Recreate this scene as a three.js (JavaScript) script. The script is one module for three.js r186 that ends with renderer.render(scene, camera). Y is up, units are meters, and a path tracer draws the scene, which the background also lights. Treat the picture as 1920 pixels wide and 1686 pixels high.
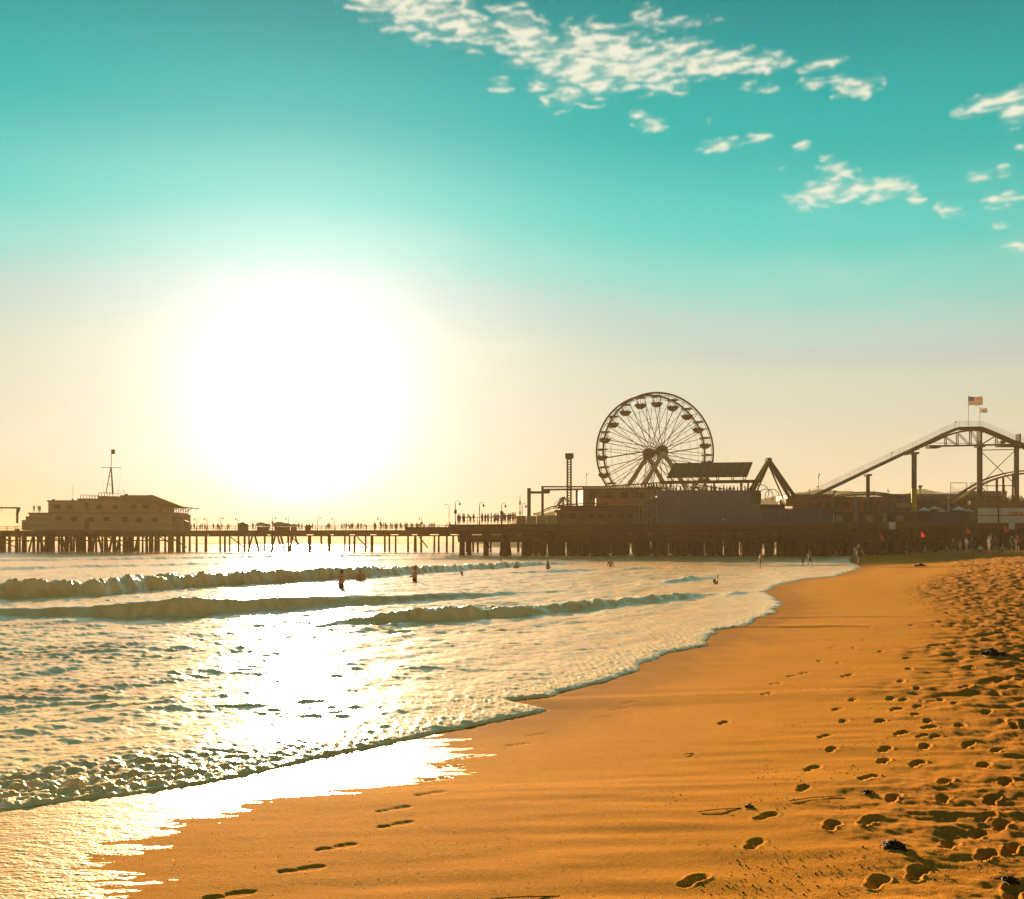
import * as THREE from 'three';
import { mergeGeometries } from 'three/addons/utils/BufferGeometryUtils.js';
import { MarchingCubes } from 'three/addons/objects/MarchingCubes.js';

// ------------------------------------------------------------------ camera, sky, sun, exposure
const EYE = 2.0, F = 2000, CX = 960, HY = 1019;           // eye height above the sea; focal length, centre column and horizon row in photo pixels
const scene = new THREE.Scene();
const camera = new THREE.PerspectiveCamera(2 * Math.atan(HY / F) * 180 / Math.PI, 1920 / (2 * HY), 0.1, 9000);
camera.position.set(0, EYE, 0);
camera.lookAt(0, EYE, -10);
camera.setViewOffset(1920, 2 * HY, 0, 0, 1920, 1686);      // level camera with the lens shifted up
const renderer = new THREE.WebGLRenderer({ antialias: true });
renderer.toneMapping = THREE.LinearToneMapping;
const EXPOSURE = 5;                                      // exposed for the shaded beach against the light
renderer.toneMappingExposure = EXPOSURE;
renderer.shadowMap.enabled = true;

// seeded noise
function rng(seed) { let s = seed >>> 0; return () => { s = (s + 0x6d2b79f5) | 0; let t = Math.imul(s ^ (s >>> 15), 1 | s); t = (t + Math.imul(t ^ (t >>> 7), 61 | t)) ^ t; return ((t ^ (t >>> 14)) >>> 0) / 4294967296; }; }
const PERM = new Uint8Array(512), GX = new Float32Array(256), GY = new Float32Array(256);
{ const r = rng(7), p = [...Array(256).keys()]; for (let i = 255; i > 0; i--) { const j = Math.floor(r() * (i + 1)); [p[i], p[j]] = [p[j], p[i]]; } for (let i = 0; i < 512; i++) PERM[i] = p[i & 255]; for (let i = 0; i < 256; i++) { const a = r() * Math.PI * 2; GX[i] = Math.cos(a); GY[i] = Math.sin(a); } }
function noise(x, y) {                                     // about -0.7 .. 0.7
  const ix = Math.floor(x), iy = Math.floor(y), fx = x - ix, fy = y - iy, X = ix & 255, Y = iy & 255;
  const u = fx * fx * fx * (fx * (fx * 6 - 15) + 10), v = fy * fy * fy * (fy * (fy * 6 - 15) + 10);
  const a = PERM[PERM[X] + Y], b = PERM[PERM[X + 1] + Y], c = PERM[PERM[X] + Y + 1], d = PERM[PERM[X + 1] + Y + 1];
  const n0 = GX[a] * fx + GY[a] * fy, n1 = GX[b] * (fx - 1) + GY[b] * fy, n2 = GX[c] * fx + GY[c] * (fy - 1), n3 = GX[d] * (fx - 1) + GY[d] * (fy - 1);
  const m = n0 + (n1 - n0) * u, n = n2 + (n3 - n2) * u;
  return m + (n - m) * v;
}
function fbm(x, y, o) { let s = 0, a = 1; for (let i = 0; i < o; i++) { s += a * noise(x, y); x = x * 2.03 + 17.3; y = y * 2.03 - 9.1; a *= 0.5; } return s; }
function billow(x, y, o) { let s = 0, a = 1; for (let i = 0; i < o; i++) { s += a * (Math.abs(noise(x, y)) * 2 - 0.5); x = x * 2.1 + 5.3; y = y * 2.1 - 3.7; a *= 0.5; } return s; }
const clamp = (x, a = 0, b = 1) => Math.min(b, Math.max(a, x));
const sm = (a, b, x) => { const t = clamp((x - a) / (b - a)); return t * t * (3 - 2 * t); };
const mix = (a, b, t) => a + (b - a) * t;
const lin = (r, g, b) => new THREE.Color().setRGB(r / 255, g / 255, b / 255, THREE.SRGBColorSpace);

const SUN = new THREE.Vector3((560 - CX) / F, (HY - 760) / F, -1).normalize();
{
  // one sky: teal overhead, cream towards the horizon, a wide bright aureole round the low sun, thin scattered clouds
  const W = 4096, H = 2048, data = new Float32Array(W * H * 4);
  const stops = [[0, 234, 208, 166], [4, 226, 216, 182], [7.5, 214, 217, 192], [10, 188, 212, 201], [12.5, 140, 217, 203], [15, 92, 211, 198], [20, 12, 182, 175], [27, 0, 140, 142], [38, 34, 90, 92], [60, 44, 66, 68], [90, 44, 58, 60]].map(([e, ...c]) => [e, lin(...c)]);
  const cloudAt = [];                                       // [azimuth, elevation, half width, half height, tilt, strength] in degrees
  const D = 180 / Math.PI, put = (px, py, rx, ry, tilt, k) => { const az = Math.atan((px - CX) / F), el = Math.atan((HY - py) / F * Math.cos(az)); cloudAt.push([az * D, el * D, rx / F * D * Math.cos(az), ry / F * D, tilt, k]); };
  for (const c of [[780, 15, 150, 45, 0.22, 1], [870, 45, 75, 35, 0.3, 1], [690, 5, 50, 18, 0, .9], [985, 70, 75, 45, .45, 1.1], [1060, 95, 60, 40, .3, .8], [1130, 100, 115, 45, .15, 1.15], [1090, 130, 90, 50, .1, 1.1], [1200, 122, 110, 42, .12, 1.1], [1260, 95, 70, 22, .05, .9], [1330, 118, 110, 22, .02, 1.15], [1430, 117, 55, 16, .05, 1], [1230, 150, 65, 20, .25, .9], [1070, 178, 55, 22, -.2, .7],
    [975, 112, 32, 14, 0, .8], [940, 160, 22, 12, 0, .8], [1005, 162, 22, 12, -.4, .8], [1210, 35, 28, 22, .1, .9], [1270, 45, 70, 10, 0, .6], [1540, 120, 42, 10, -.1, .9], [1400, 157, 18, 8, 0, .7], [1435, 168, 28, 7, 0, .7], [1520, 158, 24, 10, 0, .8], [1575, 150, 20, 12, .2, .8], [1608, 164, 42, 18, -.1, 1], [1218, 230, 36, 16, .3, .85], [1330, 228, 8, 5, 0, .6], [1350, 271, 42, 10, -.05, .95], [1425, 258, 22, 12, .2, .8], [1505, 275, 16, 9, 0, .9],
    [1570, 315, 34, 18, .3, .8], [1545, 360, 60, 24, -.2, 1.05], [1600, 355, 60, 20, -.05, 1.05], [1665, 355, 46, 20, -.1, 1.05], [1500, 368, 30, 10, 0, .7], [1718, 376, 16, 12, 0, .95], [1778, 396, 26, 10, .3, .8], [1885, 188, 80, 16, -.08, 1.1], [1905, 205, 36, 24, -.2, 1], [1840, 330, 34, 10, -.1, .7], [1880, 320, 16, 9, 0, .8], [1885, 374, 36, 11, -.05, .95], [1880, 424, 16, 6, 0, .6], [1908, 460, 24, 10, 0, .9], [1465, 320, 9, 5, 0, .6], [1910, 275, 10, 6, 0, .7]]) put(...c);
  const r = rng(11);                                        // the same thin clouds go on round the rest of the sky
  for (let i = 0; i < 260; i++) { const az = 30 + r() * 300, el = 7 + r() * 45, s = 0.4 + r() * r() * 3.2; cloudAt.push([az, el, s * (1 + r()), s * 0.4, (r() - 0.5) * 0.5, 0.7 + r() * 0.45]); }
  const buckets = new Map();
  cloudAt.forEach((c) => { for (let a = Math.floor((c[0] - c[2] * 2.2) / 4); a <= Math.floor((c[0] + c[2] * 2.2) / 4); a++) { const k = ((a % 90) + 90) % 90; if (!buckets.has(k)) buckets.set(k, []); buckets.get(k).push(c); } });
  const cream = lin(250, 246, 226), col = new THREE.Color(), below = lin(150, 128, 92).multiplyScalar(1 / EXPOSURE);
  for (let row = 0; row < H; row++) {
    const up = ((row + 0.5) / H - 0.5) * Math.PI, el = up * D, cu = Math.cos(up), su = Math.sin(up);
    let k = 0;
    while (k < stops.length - 2 && el > stops[k + 1][0]) k++;
    for (let c = 0; c < W; c++) {
      const o = (row * W + c) * 4;
      data[o + 3] = 1;
      if (el < -0.2) { data[o] = below.r; data[o + 1] = below.g; data[o + 2] = below.b; continue; }
      const ro = ((c + 0.5) / W - 0.5) * 2 * Math.PI, x = Math.cos(ro) * cu, z = Math.sin(ro) * cu, th = Math.acos(clamp(x * SUN.x + su * SUN.y + z * SUN.z, -1, 1)) * D;
      const az = Math.atan2(x, -z) * D;
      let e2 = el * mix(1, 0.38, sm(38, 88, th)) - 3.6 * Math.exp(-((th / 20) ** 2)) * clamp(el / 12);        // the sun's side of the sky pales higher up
      let kk = k; while (kk > 0 && e2 < stops[kk][0]) kk--;
      const s0 = stops[kk], s1 = stops[kk + 1], t = clamp((e2 - s0[0]) / (s1[0] - s0[0]));
      col.copy(s0[1]).lerp(s1[1], t * t * (3 - 2 * t) * 0.5 + t * 0.5);
      // faint milky veils
      if (el < 30) { const v = sm(-0.05, 0.55, fbm(az * 0.07 + 3, el * 0.17 + 40, 4)) * sm(22, 9, el) * 0.13; col.lerp(cream, v); }
      // aureole
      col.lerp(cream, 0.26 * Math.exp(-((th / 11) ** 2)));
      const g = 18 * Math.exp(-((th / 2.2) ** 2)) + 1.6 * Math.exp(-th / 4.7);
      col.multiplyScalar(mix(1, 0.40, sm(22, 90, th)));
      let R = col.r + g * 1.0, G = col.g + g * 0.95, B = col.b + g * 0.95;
      // clouds
      if (el > 3 && el < 58) {
        const near = buckets.get(((Math.floor(az / 4) % 90) + 90) % 90);
        if (near) {
          let dens = 0;
          for (const q of near) {
            let da = az - q[0]; if (da > 180) da -= 360; if (da < -180) da += 360;
            const dx = da * Math.cos(q[4]) - (el - q[1]) * Math.sin(q[4]) * -1 * -1, dy = (el - q[1]) + da * Math.tan(q[4]);
            const f = q[5] * (1 - Math.hypot(dx / q[2], dy / q[3]) * 0.8); if (f > dens) dens = f;
          }
          if (dens > 0) {
            const w = fbm(az * 0.55, el * 1.3, 3) * 0.6;
            const n = fbm(az * 0.95 + w, el * 3.5 + w * 1.2, 7) * 1.05 + 0.03;
            const a = Math.max(Math.pow(sm(0.14, 1.2, dens + n * 1.2), 0.95) * 0.92, 0.34 * sm(0.0, 0.95, dens + n * 0.5));
            if (a > 0) { const lum = 0.9 + 0.1 * clamp(n + 0.5); R = mix(R, Math.max(R, cream.r * lum), a); G = mix(G, Math.max(G, cream.g * lum), a); B = mix(B, Math.max(B, cream.b * lum * 0.97), a); }
          }
        }
      }
      data[o] = R / EXPOSURE; data[o + 1] = G / EXPOSURE; data[o + 2] = B / EXPOSURE;
    }
  }
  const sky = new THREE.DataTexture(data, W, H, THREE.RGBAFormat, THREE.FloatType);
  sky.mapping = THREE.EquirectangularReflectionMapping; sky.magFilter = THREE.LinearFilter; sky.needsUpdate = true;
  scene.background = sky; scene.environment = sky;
}
const sun = new THREE.DirectionalLight(new THREE.Color(1, 0.71, 0.36), 5);
sun.name = 'sun'; sun.position.copy(SUN).multiplyScalar(600); sun.castShadow = true;
sun.shadow.mapSize.set(4096, 4096);
Object.assign(sun.shadow.camera, { left: -200, right: 200, top: 200, bottom: -60, near: 10, far: 1200 });
scene.add(sun, sun.target);
scene.fog = new THREE.FogExp2(new THREE.Color(1, 0.74, 0.42), 0.00035);
// ------------------------------------------------------------------ helpers
const xs = (px, d) => (px - CX) / F * d, ys = (py, d) => EYE - (py - HY) / F * d;   // photo column / row at a depth d (metres) -> world x / y
function std(color, rough = 0.8, more = {}) { return new THREE.MeshPhysicalMaterial({ color, roughness: rough, specularIntensity: 0.06, ...more }); }
const rgb = (r, g, b) => new THREE.Color(r, g, b);
const taken = new Map();
function numbered(name) { const n = taken.get(name) ?? 0; taken.set(name, n + 1); return n ? name + '_' + String(n).padStart(3, '0') : name; }
function lit(m) { m.castShadow = m.receiveShadow = true; return m; }
function mesh(name, geo, mat, parent) { const m = lit(new THREE.Mesh(geo, mat)); m.name = name; parent.add(m); return m; }
function structure(name, geo, mat) { const m = lit(new THREE.Mesh(geo, mat)); m.name = numbered(name); m.userData = { kind: 'structure' }; scene.add(m); return m; }
function thing(name, label, category, pos = [0, 0, 0], turn = 0, group) { const o = new THREE.Group(); o.name = numbered(name); o.position.set(...pos); o.rotation.y = turn; o.userData = { label, category }; if (group) o.userData.group = group; scene.add(o); return o; }
function tile(size, fn, color = false) {                    // computed square texture
  const n = size * size, data = new Uint8Array(n * 4);
  for (let y = 0; y < size; y++) for (let x = 0; x < size; x++) { const v = fn(x / size, y / size), o = (y * size + x) * 4; for (let c = 0; c < 3; c++) data[o + c] = clamp(Array.isArray(v) ? v[c] : v) * 255; data[o + 3] = 255; }
  const t = new THREE.DataTexture(data, size, size); t.wrapS = t.wrapT = THREE.RepeatWrapping; t.magFilter = THREE.LinearFilter; if (color) t.colorSpace = THREE.SRGBColorSpace; t.needsUpdate = true; return t;
}
function wrapped(fn) { return (u, v) => { const a = sm(0.75, 1, u), b = sm(0.75, 1, v); return mix(mix(fn(u, v), fn(u - 1, v), a), mix(fn(u, v - 1), fn(u - 1, v - 1), a), b); }; }

// ------------------------------------------------------------------ shore
const shorePts = [[-700, 1720], [-300, 1590], [-100, 1547], [0, 1525], [90, 1508], [180, 1498], [250, 1492], [330, 1479], [400, 1468], [480, 1452], [560, 1434], [640, 1416], [720, 1399], [800, 1381], [870, 1366], [930, 1353], [990, 1342], [1028, 1331], [985, 1321], [960, 1314], [1040, 1307], [1056, 1298], [1100, 1288], [1150, 1275], [1197, 1256], [1200, 1247], [1250, 1226], [1325, 1211], [1330, 1195], [1347, 1182], [1405, 1172], [1425, 1160], [1452, 1148], [1464, 1135], [1455, 1122], [1438, 1111], [1455, 1098], [1480, 1092], [1508, 1086], [1562, 1081], [1602, 1069], [1614, 1062], [1597, 1055], [1592, 1049], [1600, 1043]]
  .map(([px, py]) => { const d = (EYE - 0.15) * F / (py - HY); return [d, xs(px, d)]; });
shorePts.unshift([-40, -40], [-6, -13.5]);
shorePts.push([200, 62], [300, 95], [600, 200], [3000, 1500]);
function shoreX(d) { let i = 0; while (i < shorePts.length - 2 && d > shorePts[i + 1][0]) i++; const [d0, x0] = shorePts[i], [d1, x1] = shorePts[i + 1]; return mix(x0, x1, (d - d0) / (d1 - d0)); }
function landward(x, d) {                                    // metres from the water's edge, positive on the sand
  const w = 0.10 * noise(x * 0.9 + 5, d * 0.9) + 0.05 * noise(x * 2.7, d * 2.7) + 0.02 * noise(x * 8, d * 8);
  const s = (x - shoreX(d)) * 0.78;
  return s + w * clamp(d / 18, 0.5, 3);
}
const trampleX = (d) => 3.3 + 1.8 * sm(12, 6, d) + 2.2 * sm(30, 50, d);   // where the trampled upper beach begins, from the water's edge
const berm = (X, d) => 0.55 * sm(4, 15, X) * sm(20, 62, d);
// footprints: [x, d, heading, length, depth, kind]
const prints = [];
{
  const r = rng(21);
  const at = (px, py) => { let d = 6; for (let i = 0; i < 30; i++) { const h = smoothSand(xs(px, d), d); d = (EYE - h) * F / (py - HY); } return [xs(px, d), d]; };
  // single tracks crossing the smooth sand
  for (const [px, py, h] of [[430, 1678, .9], [565, 1630, .9], [632, 1588, .8], [742, 1546, .7], [738, 1517, .7], [808, 1487, .7], [820, 1461, .8], [846, 1438, .8], [878, 1420, .8], [972, 1396, .8], [1005, 1378, .7], [1130, 1345, .7], [1160, 1330, .7], [1180, 1318, .7], [1215, 1290, .7], [1275, 1262, .6], [1330, 1240, .6]]) prints.push([...at(px, py), h, 0.25, 0.006, 0]);
  for (const [px, py, h] of [[1300, 1652, .4], [1415, 1583, .2], [1436, 1530, .45], [1506, 1478, .15], [1524, 1440, .4], [1560, 1405, .2], [1546, 1380, .4], [1582, 1352, .15], [1570, 1330, .4], [1600, 1312, .2], [1357, 1355, .3], [1440, 1300, .5], [1595, 1265, .3], [1570, 1244, .3], [1510, 1262, .5], [1535, 1240, .4], [1560, 1215, .3], [1585, 1268, .4], [1487, 1268, .6], [1455, 1282, .6], [1600, 1215, .2], [1620, 1200, .2], [1630, 1175, .2]]) prints.push([...at(px, py), h, 0.24, 0.02, 1]);
  for (const [px, py, h] of [[1645, 1655, .3], [1720, 1637, .2], [1630, 1540, .4], [1560, 1548, .2], [1676, 1496, .2], [1628, 1458, .5], [1657, 1427, .2], [1660, 1405, .3], [1720, 1432, .4], [1735, 1400, .2], [1770, 1498, .2], [1772, 1465, .3], [1860, 1500, .3], [1780, 1584, .3], [1880, 1545, .3], [1835, 1560, .2], [1850, 1605, .35], [1885, 1466, .2], [1900, 1590, .3], [1900, 1672, .2], [1815, 1397, .3], [1870, 1408, .3], [1845, 1435, .3], [1650, 1352, .2], [1740, 1352, .2], [1720, 1325, .3], [1765, 1312, .2], [1690, 1375, .5], [1800, 1360, .3], [1880, 1350, .2], [1850, 1335, .3], [1680, 1330, .4], [1695, 1312, .3], [1670, 1310, .2], [1705, 1255, .2], [1690, 1277, .2], [1700, 1235, .3], [1720, 1290, .2]]) prints.push([...at(px, py), h, 0.24, 0.042, 1]);
  // the trampled upper beach
  for (let d = 3.2; d < 60; d += 0.16 + d * 0.012) {
    const x0 = shoreX(d) + trampleX(d), n = Math.ceil(3.5 + d * 0.5);
    for (let i = 0; i < n * 2; i++) {
      const x = x0 + r() * (8 + d * 0.75), far = (x - x0) / 2.6, keep = d < 9 ? 0.3 : 0.7;
      if (r() < sm(0.05, 0.95, far) * keep) prints.push([x, d + r() * 0.3, 0.25 + (r() - 0.5) * (r() < 0.25 ? 3 : 0.7), 0.19 + r() * 0.08, 0.022 + r() * 0.035, 1]);
    }
  }
}
const printGrid = new Map();
for (const p of prints) { const R = 0.3; for (let i = Math.floor((p[0] - R) * 2); i <= Math.floor((p[0] + R) * 2); i++) for (let j = Math.floor((p[1] - R) * 2); j <= Math.floor((p[1] + R) * 2); j++) { const k = i * 100003 + j; if (!printGrid.has(k)) printGrid.set(k, []); printGrid.get(k).push(p); } }
function smoothSand(x, d) {
  const s = landward(x, d);
  if (s < 0) return Math.max(-1.6, 0.15 + 0.055 * s);
  return 0.15 + 0.5 * (1 - Math.exp(-s / 11)) + berm(x - shoreX(d), d) + 0.01 * noise(x * 0.35, d * 0.35) * sm(0, 4, s);
}
function sandHeight(x, d, s = landward(x, d)) {
  let h = s < 0 ? Math.max(-1.6, 0.15 + 0.055 * s) : 0.15 + 0.5 * (1 - Math.exp(-s / 11)) + berm(x - shoreX(d), d) + 0.01 * noise(x * 0.35, d * 0.35) * sm(0, 4, s);
  if (s < -2 || d > 260 || d < 0) return h;
  const X = x - shoreX(d), xb = trampleX(d), tr = sm(xb + 0.2, xb + 2.4, X + 0.8 * noise(x * 0.5, d * 0.5));
  // wind and swash ripples on the smooth sand: long, low, lying along the view
  h += 0.0035 * noise(x * 0.8 + d * 0.25, d * 3.2) * sm(0.5, 3, s) + 0.0014 * noise(x * 3.1 + d, d * 9) * sm(0.3, 2, s);
  h += 0.010 * sm(2.4, 4.5, X) * noise(x * 1.1 + d * 0.4, d * 4.2);
  // trampled hummocks
  if (tr > 0) h += tr * ((0.035 + 0.03 * sm(7, 16, d)) * noise(x * 2.0, d * 2.4) + (0.022 + 0.04 * sm(7, 16, d)) * noise(x * 4.7 + 9, d * 5.2) + 0.014 * noise(x * 10, d * 11) + 0.006 * noise(x * 25, d * 25) + sm(18, 50, d) * 0.09 * noise(x * 2.1, d * 1.6 + 7));
  // low ridges added so their shaded fronts stand in for long cast shadows
  for (const [a, b, dd, k, amp] of [[4.1, 7.6, 23.6, -0.06, 0.03], [5.6, 9.4, 26.5, -0.05, 0.022], [6.4, 9.0, 30.5, -0.05, 0.016]]) { const c = dd + (x - a) * k * 6 + 0.2 * noise(x * 1.5, dd), q = d - c; if (Math.abs(q) < 1.2) h += amp * sm(a - 0.4, a + 0.5, x) * sm(b + 0.6, b - 0.8, x) * (q > 0 ? Math.exp(-((q / 0.5) ** 2)) : Math.exp(-((q / 0.09) ** 2))); }
  const list = printGrid.get(Math.floor(x * 2) * 100003 + Math.floor(d * 2));
  if (list) for (const p of list) {
    const dx = x - p[0], dd = d - p[1], c = Math.cos(p[2]), q = Math.sin(p[2]), L = p[3];
    const u = (dx * q + dd * c) / L, v = (dx * c - dd * q) / L;     // u along the foot, v across, in foot lengths
    if (u * u + v * v > 1.1) continue;
    const bend = v - 0.10 * Math.sin(u * 3);
    const wob = 0.16 * noise(x * 14, d * 14) + 0.12 * noise(x * 37, d * 37);
    const ball = Math.hypot((u - 0.2) / 0.33, bend / 0.21) + wob, heel = Math.hypot((u + 0.3) / 0.22, (bend + 0.02) / 0.155) + wob, arch = Math.hypot(u / 0.42, (bend - 0.05) / 0.10) + wob;
    const r0 = Math.min(ball, heel, arch + 0.25);
    const sharp = p[5] ? 0.22 : 0.75;
    h -= p[4] * (1 + 0.25 * noise(x * 22, d * 22)) * (1 - sm(sharp, 1.08, r0)) * (1 + 0.3 * (heel < ball ? 1 : 0));
    h += p[4] * (p[5] ? 0.16 : 0.08) * Math.exp(-(((r0 - 1.18) / 0.16) ** 2)) * Math.max(0, 0.8 + 1.8 * noise(x * 7, d * 7));
  }
  return h;
}
// Rows and columns: finer close to the camera and inside the view, coarse elsewhere. One sheet each for sand and sea.
function sheet(r0, r1, angleStep, fan, height, keep, colour, floorStep) {
  const radii = [r0]; while (radii.at(-1) < r1) { const r = radii.at(-1); radii.push(r + (r < 3.5 ? 0.4 : Math.min(r * r * 4.7e-4, r * (r > 160 ? 0.022 : r > 70 ? 0.008 : floorStep)))); }
  const angles = []; for (let a = -Math.PI; a < fan[0]; a += 0.09) angles.push(a); for (let a = fan[0]; a < fan[1]; a += angleStep) angles.push(a); for (let a = fan[1]; a < Math.PI; a += 0.09) angles.push(a); angles.push(Math.PI);
  const nr = radii.length, na = angles.length, ok = new Int32Array(nr * na).fill(-1), pos = [], colr = [], uv = [], idx = [];
  const st = new Float32Array(nr * na);
  for (let i = 0; i < nr; i++) for (let j = 0; j < na; j++) { const x = Math.sin(angles[j]) * radii[i], d = Math.cos(angles[j]) * radii[i]; st[i * na + j] = landward(x, d); }
  const use = (k) => { if (ok[k] < 0) { const i = Math.floor(k / na), j = k % na, x = Math.sin(angles[j]) * radii[i], d = Math.cos(angles[j]) * radii[i], c = colour(x, d, st[k]); ok[k] = pos.length / 3; pos.push(x, height(x, d, st[k]), -d); colr.push(c[0], c[1], c[2]); uv.push(x, d); } return ok[k]; };
  for (let i = 0; i < nr - 1; i++) for (let j = 0; j < na - 1; j++) { const a = i * na + j; if (!keep(st[a], radii[i]) && !keep(st[a + 1], radii[i]) && !keep(st[a + na], radii[i])) continue; const A = use(a), B = use(a + 1), C = use(a + na), E = use(a + na + 1); idx.push(A, B, C, B, E, C); }
  const g = new THREE.BufferGeometry();
  g.setAttribute('position', new THREE.Float32BufferAttribute(pos, 3)); g.setAttribute('color', new THREE.Float32BufferAttribute(colr, 3)); g.setAttribute('uv', new THREE.Float32BufferAttribute(uv, 2)); g.setIndex(idx); g.computeVertexNormals();
  return g;
}
{
  const grain = tile(512, wrapped((u, v) => 0.5 + 0.35 * noise(u * 60, v * 60) + 0.3 * noise(u * 140, v * 140) + 0.15 * noise(u * 20, v * 20)));
  grain.repeat.set(1.7, 1.7);
  const fleck = tile(512, wrapped((u, v) => 0.82 + 0.14 * noise(u * 25, v * 25) + 0.22 * noise(u * 90, v * 90) + 0.26 * noise(u * 180, v * 180)));
  fleck.repeat.set(1.1, 1.1);
  const sandMat = new THREE.MeshPhysicalMaterial({ color: 0xffffff, vertexColors: true, roughness: 0.95, specularIntensity: 0.01, bumpMap: grain, bumpScale: 0.006, map: fleck });
  const colour = (x, d, s) => {
    const X = x - shoreX(d), dry = sm(0, 2.6, X - trampleX(d) + 0.9 * noise(x * 0.5, d * 0.5)), damp = sm(1.5 + 0.6 * noise(x * 1.3, d * 0.5), -0.1, s + 0.35 * noise(x * 2.5, d * 1.2));
    const n = 1 + 0.10 * noise(x * 0.7, d * 1.9) + 0.07 * noise(x * 3, d * 6);
    let r = mix(0.56, 0.40, dry), g = mix(0.225, 0.158, dry), b = mix(0.022, 0.026, dry);
    const k = n * (1 - 0.38 * damp);
    return [r * k, g * k * (1 - 0.04 * damp), b * k];
  };
  structure('beach', sheet(0.3, 420, 0.00118, [-0.55, 0.56], sandHeight, (s) => s > -2.5, colour, 0.006), sandMat);
}

// ------------------------------------------------------------------ sea
const W_ = (pts) => pts.map(([px, py, hpx]) => { const d = EYE * F / (py - HY); return [xs(px, d), d, hpx * d / F]; });
const waves = [
  { p: W_([[-330, 1130, 40], [-120, 1128, 36], [0, 1124, 34], [200, 1118, 30], [300, 1108, 27], [420, 1100, 24], [540, 1093, 21], [700, 1084, 18], [850, 1072, 12], [1000, 1062, 8], [1090, 1057, 2]]), front: 0.55, back: 2.4, foam: 1 },
  { p: W_([[-300, 1164, 6], [-60, 1160, 13], [90, 1160, 17], [240, 1161, 27], [350, 1159, 30], [450, 1152, 28], [600, 1142, 20], [750, 1132, 13], [900, 1122, 8], [1010, 1115, 2]]), front: 0.6, back: 2.6, foam: 0.12 },
  { p: W_([[600, 1184, 1], [680, 1174, 13], [740, 1172, 22], [860, 1167, 23], [1000, 1160, 18], [1100, 1150, 15], [1200, 1140, 13], [1290, 1131, 10], [1370, 1124, 1]]), front: 0.42, back: 1.6, foam: 0.75 },
  { p: W_([[1230, 1099, 1], [1270, 1097, 7], [1310, 1092, 8], [1360, 1087, 1]]), front: 0.4, back: 1.0, foam: 0.9 },
  { p: W_([[930, 1077, 1], [1010, 1076, 4], [1080, 1073, 4], [1150, 1070, 1]]), front: 0.6, back: 1.6, foam: 0.1 },
  { p: W_([[-60, 1074, 3], [60, 1070, 6], [180, 1066, 5], [330, 1062, 4], [520, 1058, 4], [700, 1053, 3], [850, 1049, 2]]), front: 1.4, back: 4, foam: 0.06 },
  { p: W_([[-200, 1056, 4], [150, 1052, 4], [500, 1047, 5], [760, 1044, 4], [900, 1043, 1]]), front: 2, back: 6, foam: 0.2 },
  { p: W_([[1370, 1128, 1], [1392, 1124, 4], [1420, 1120, 1]]), front: 0.3, back: 0.6, foam: 0.8 },
  { p: W_([[1150, 1072, 1], [1200, 1068, 3], [1260, 1066, 2], [1290, 1064, 1]]), front: 0.5, back: 1.2, foam: 0.8 },
];
for (const w of waves) { w.x0 = Math.min(...w.p.map((q) => q[0])) - 6; w.x1 = Math.max(...w.p.map((q) => q[0])) + 6; w.d0 = Math.min(...w.p.map((q) => q[1])) - 3; w.d1 = Math.max(...w.p.map((q) => q[1])) + 14; }
function waveAt(w, x, d) {                                    // [height, front/crest closeness, signed distance from the foot]
  if (x < w.x0 || x > w.x1 || d < w.d0 || d > w.d1) return null;
  let best = 1e9, sign = 1, h = 0;
  for (let i = 0; i < w.p.length - 1; i++) {
    const [ax, ad, ah] = w.p[i], [bx, bd, bh] = w.p[i + 1], ex = bx - ax, ed = bd - ad, L2 = ex * ex + ed * ed, t = clamp(((x - ax) * ex + (d - ad) * ed) / L2), qx = x - ax - ex * t, qd = d - ad - ed * t, D = Math.hypot(qx, qd);
    if (D < best) { best = D; sign = ex * (d - ad) - ed * (x - ax) > 0 ? 1 : -1; h = mix(ah, bh, t); }
  }
  return [h, best * sign];
}
const chop = (x, d) => {                                     // crests lie along the shore, which runs up and to the right
  const a = x * 0.39 + d * 0.92, b = x * 0.92 - d * 0.39;
  const r1 = clamp(1 - Math.abs(noise(x * 0.5 + 0.3 * noise(x, d), d * 1.5)) * 6), r2 = clamp(1 - Math.abs(noise(x * 1.2 + 11, d * 3.6)) * 5);
  return 0.024 * r1 * r1 * sm(-0.1, 0.25, noise(x * 0.2, d * 0.5)) + 0.012 * r2 * r2 + 0.05 * noise(a * 0.22, b * 0.75) + 0.035 * noise(a * 0.6 + 4, b * 1.7) + 0.014 * noise(a * 1.3, b * 3.4 + 2) + 0.004 * noise(a * 3, b * 8) + 0.014 * noise(x * 0.9 + 3, d * 2.4) + 0.004 * noise(x * 2.2, d * 6);
};
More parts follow.
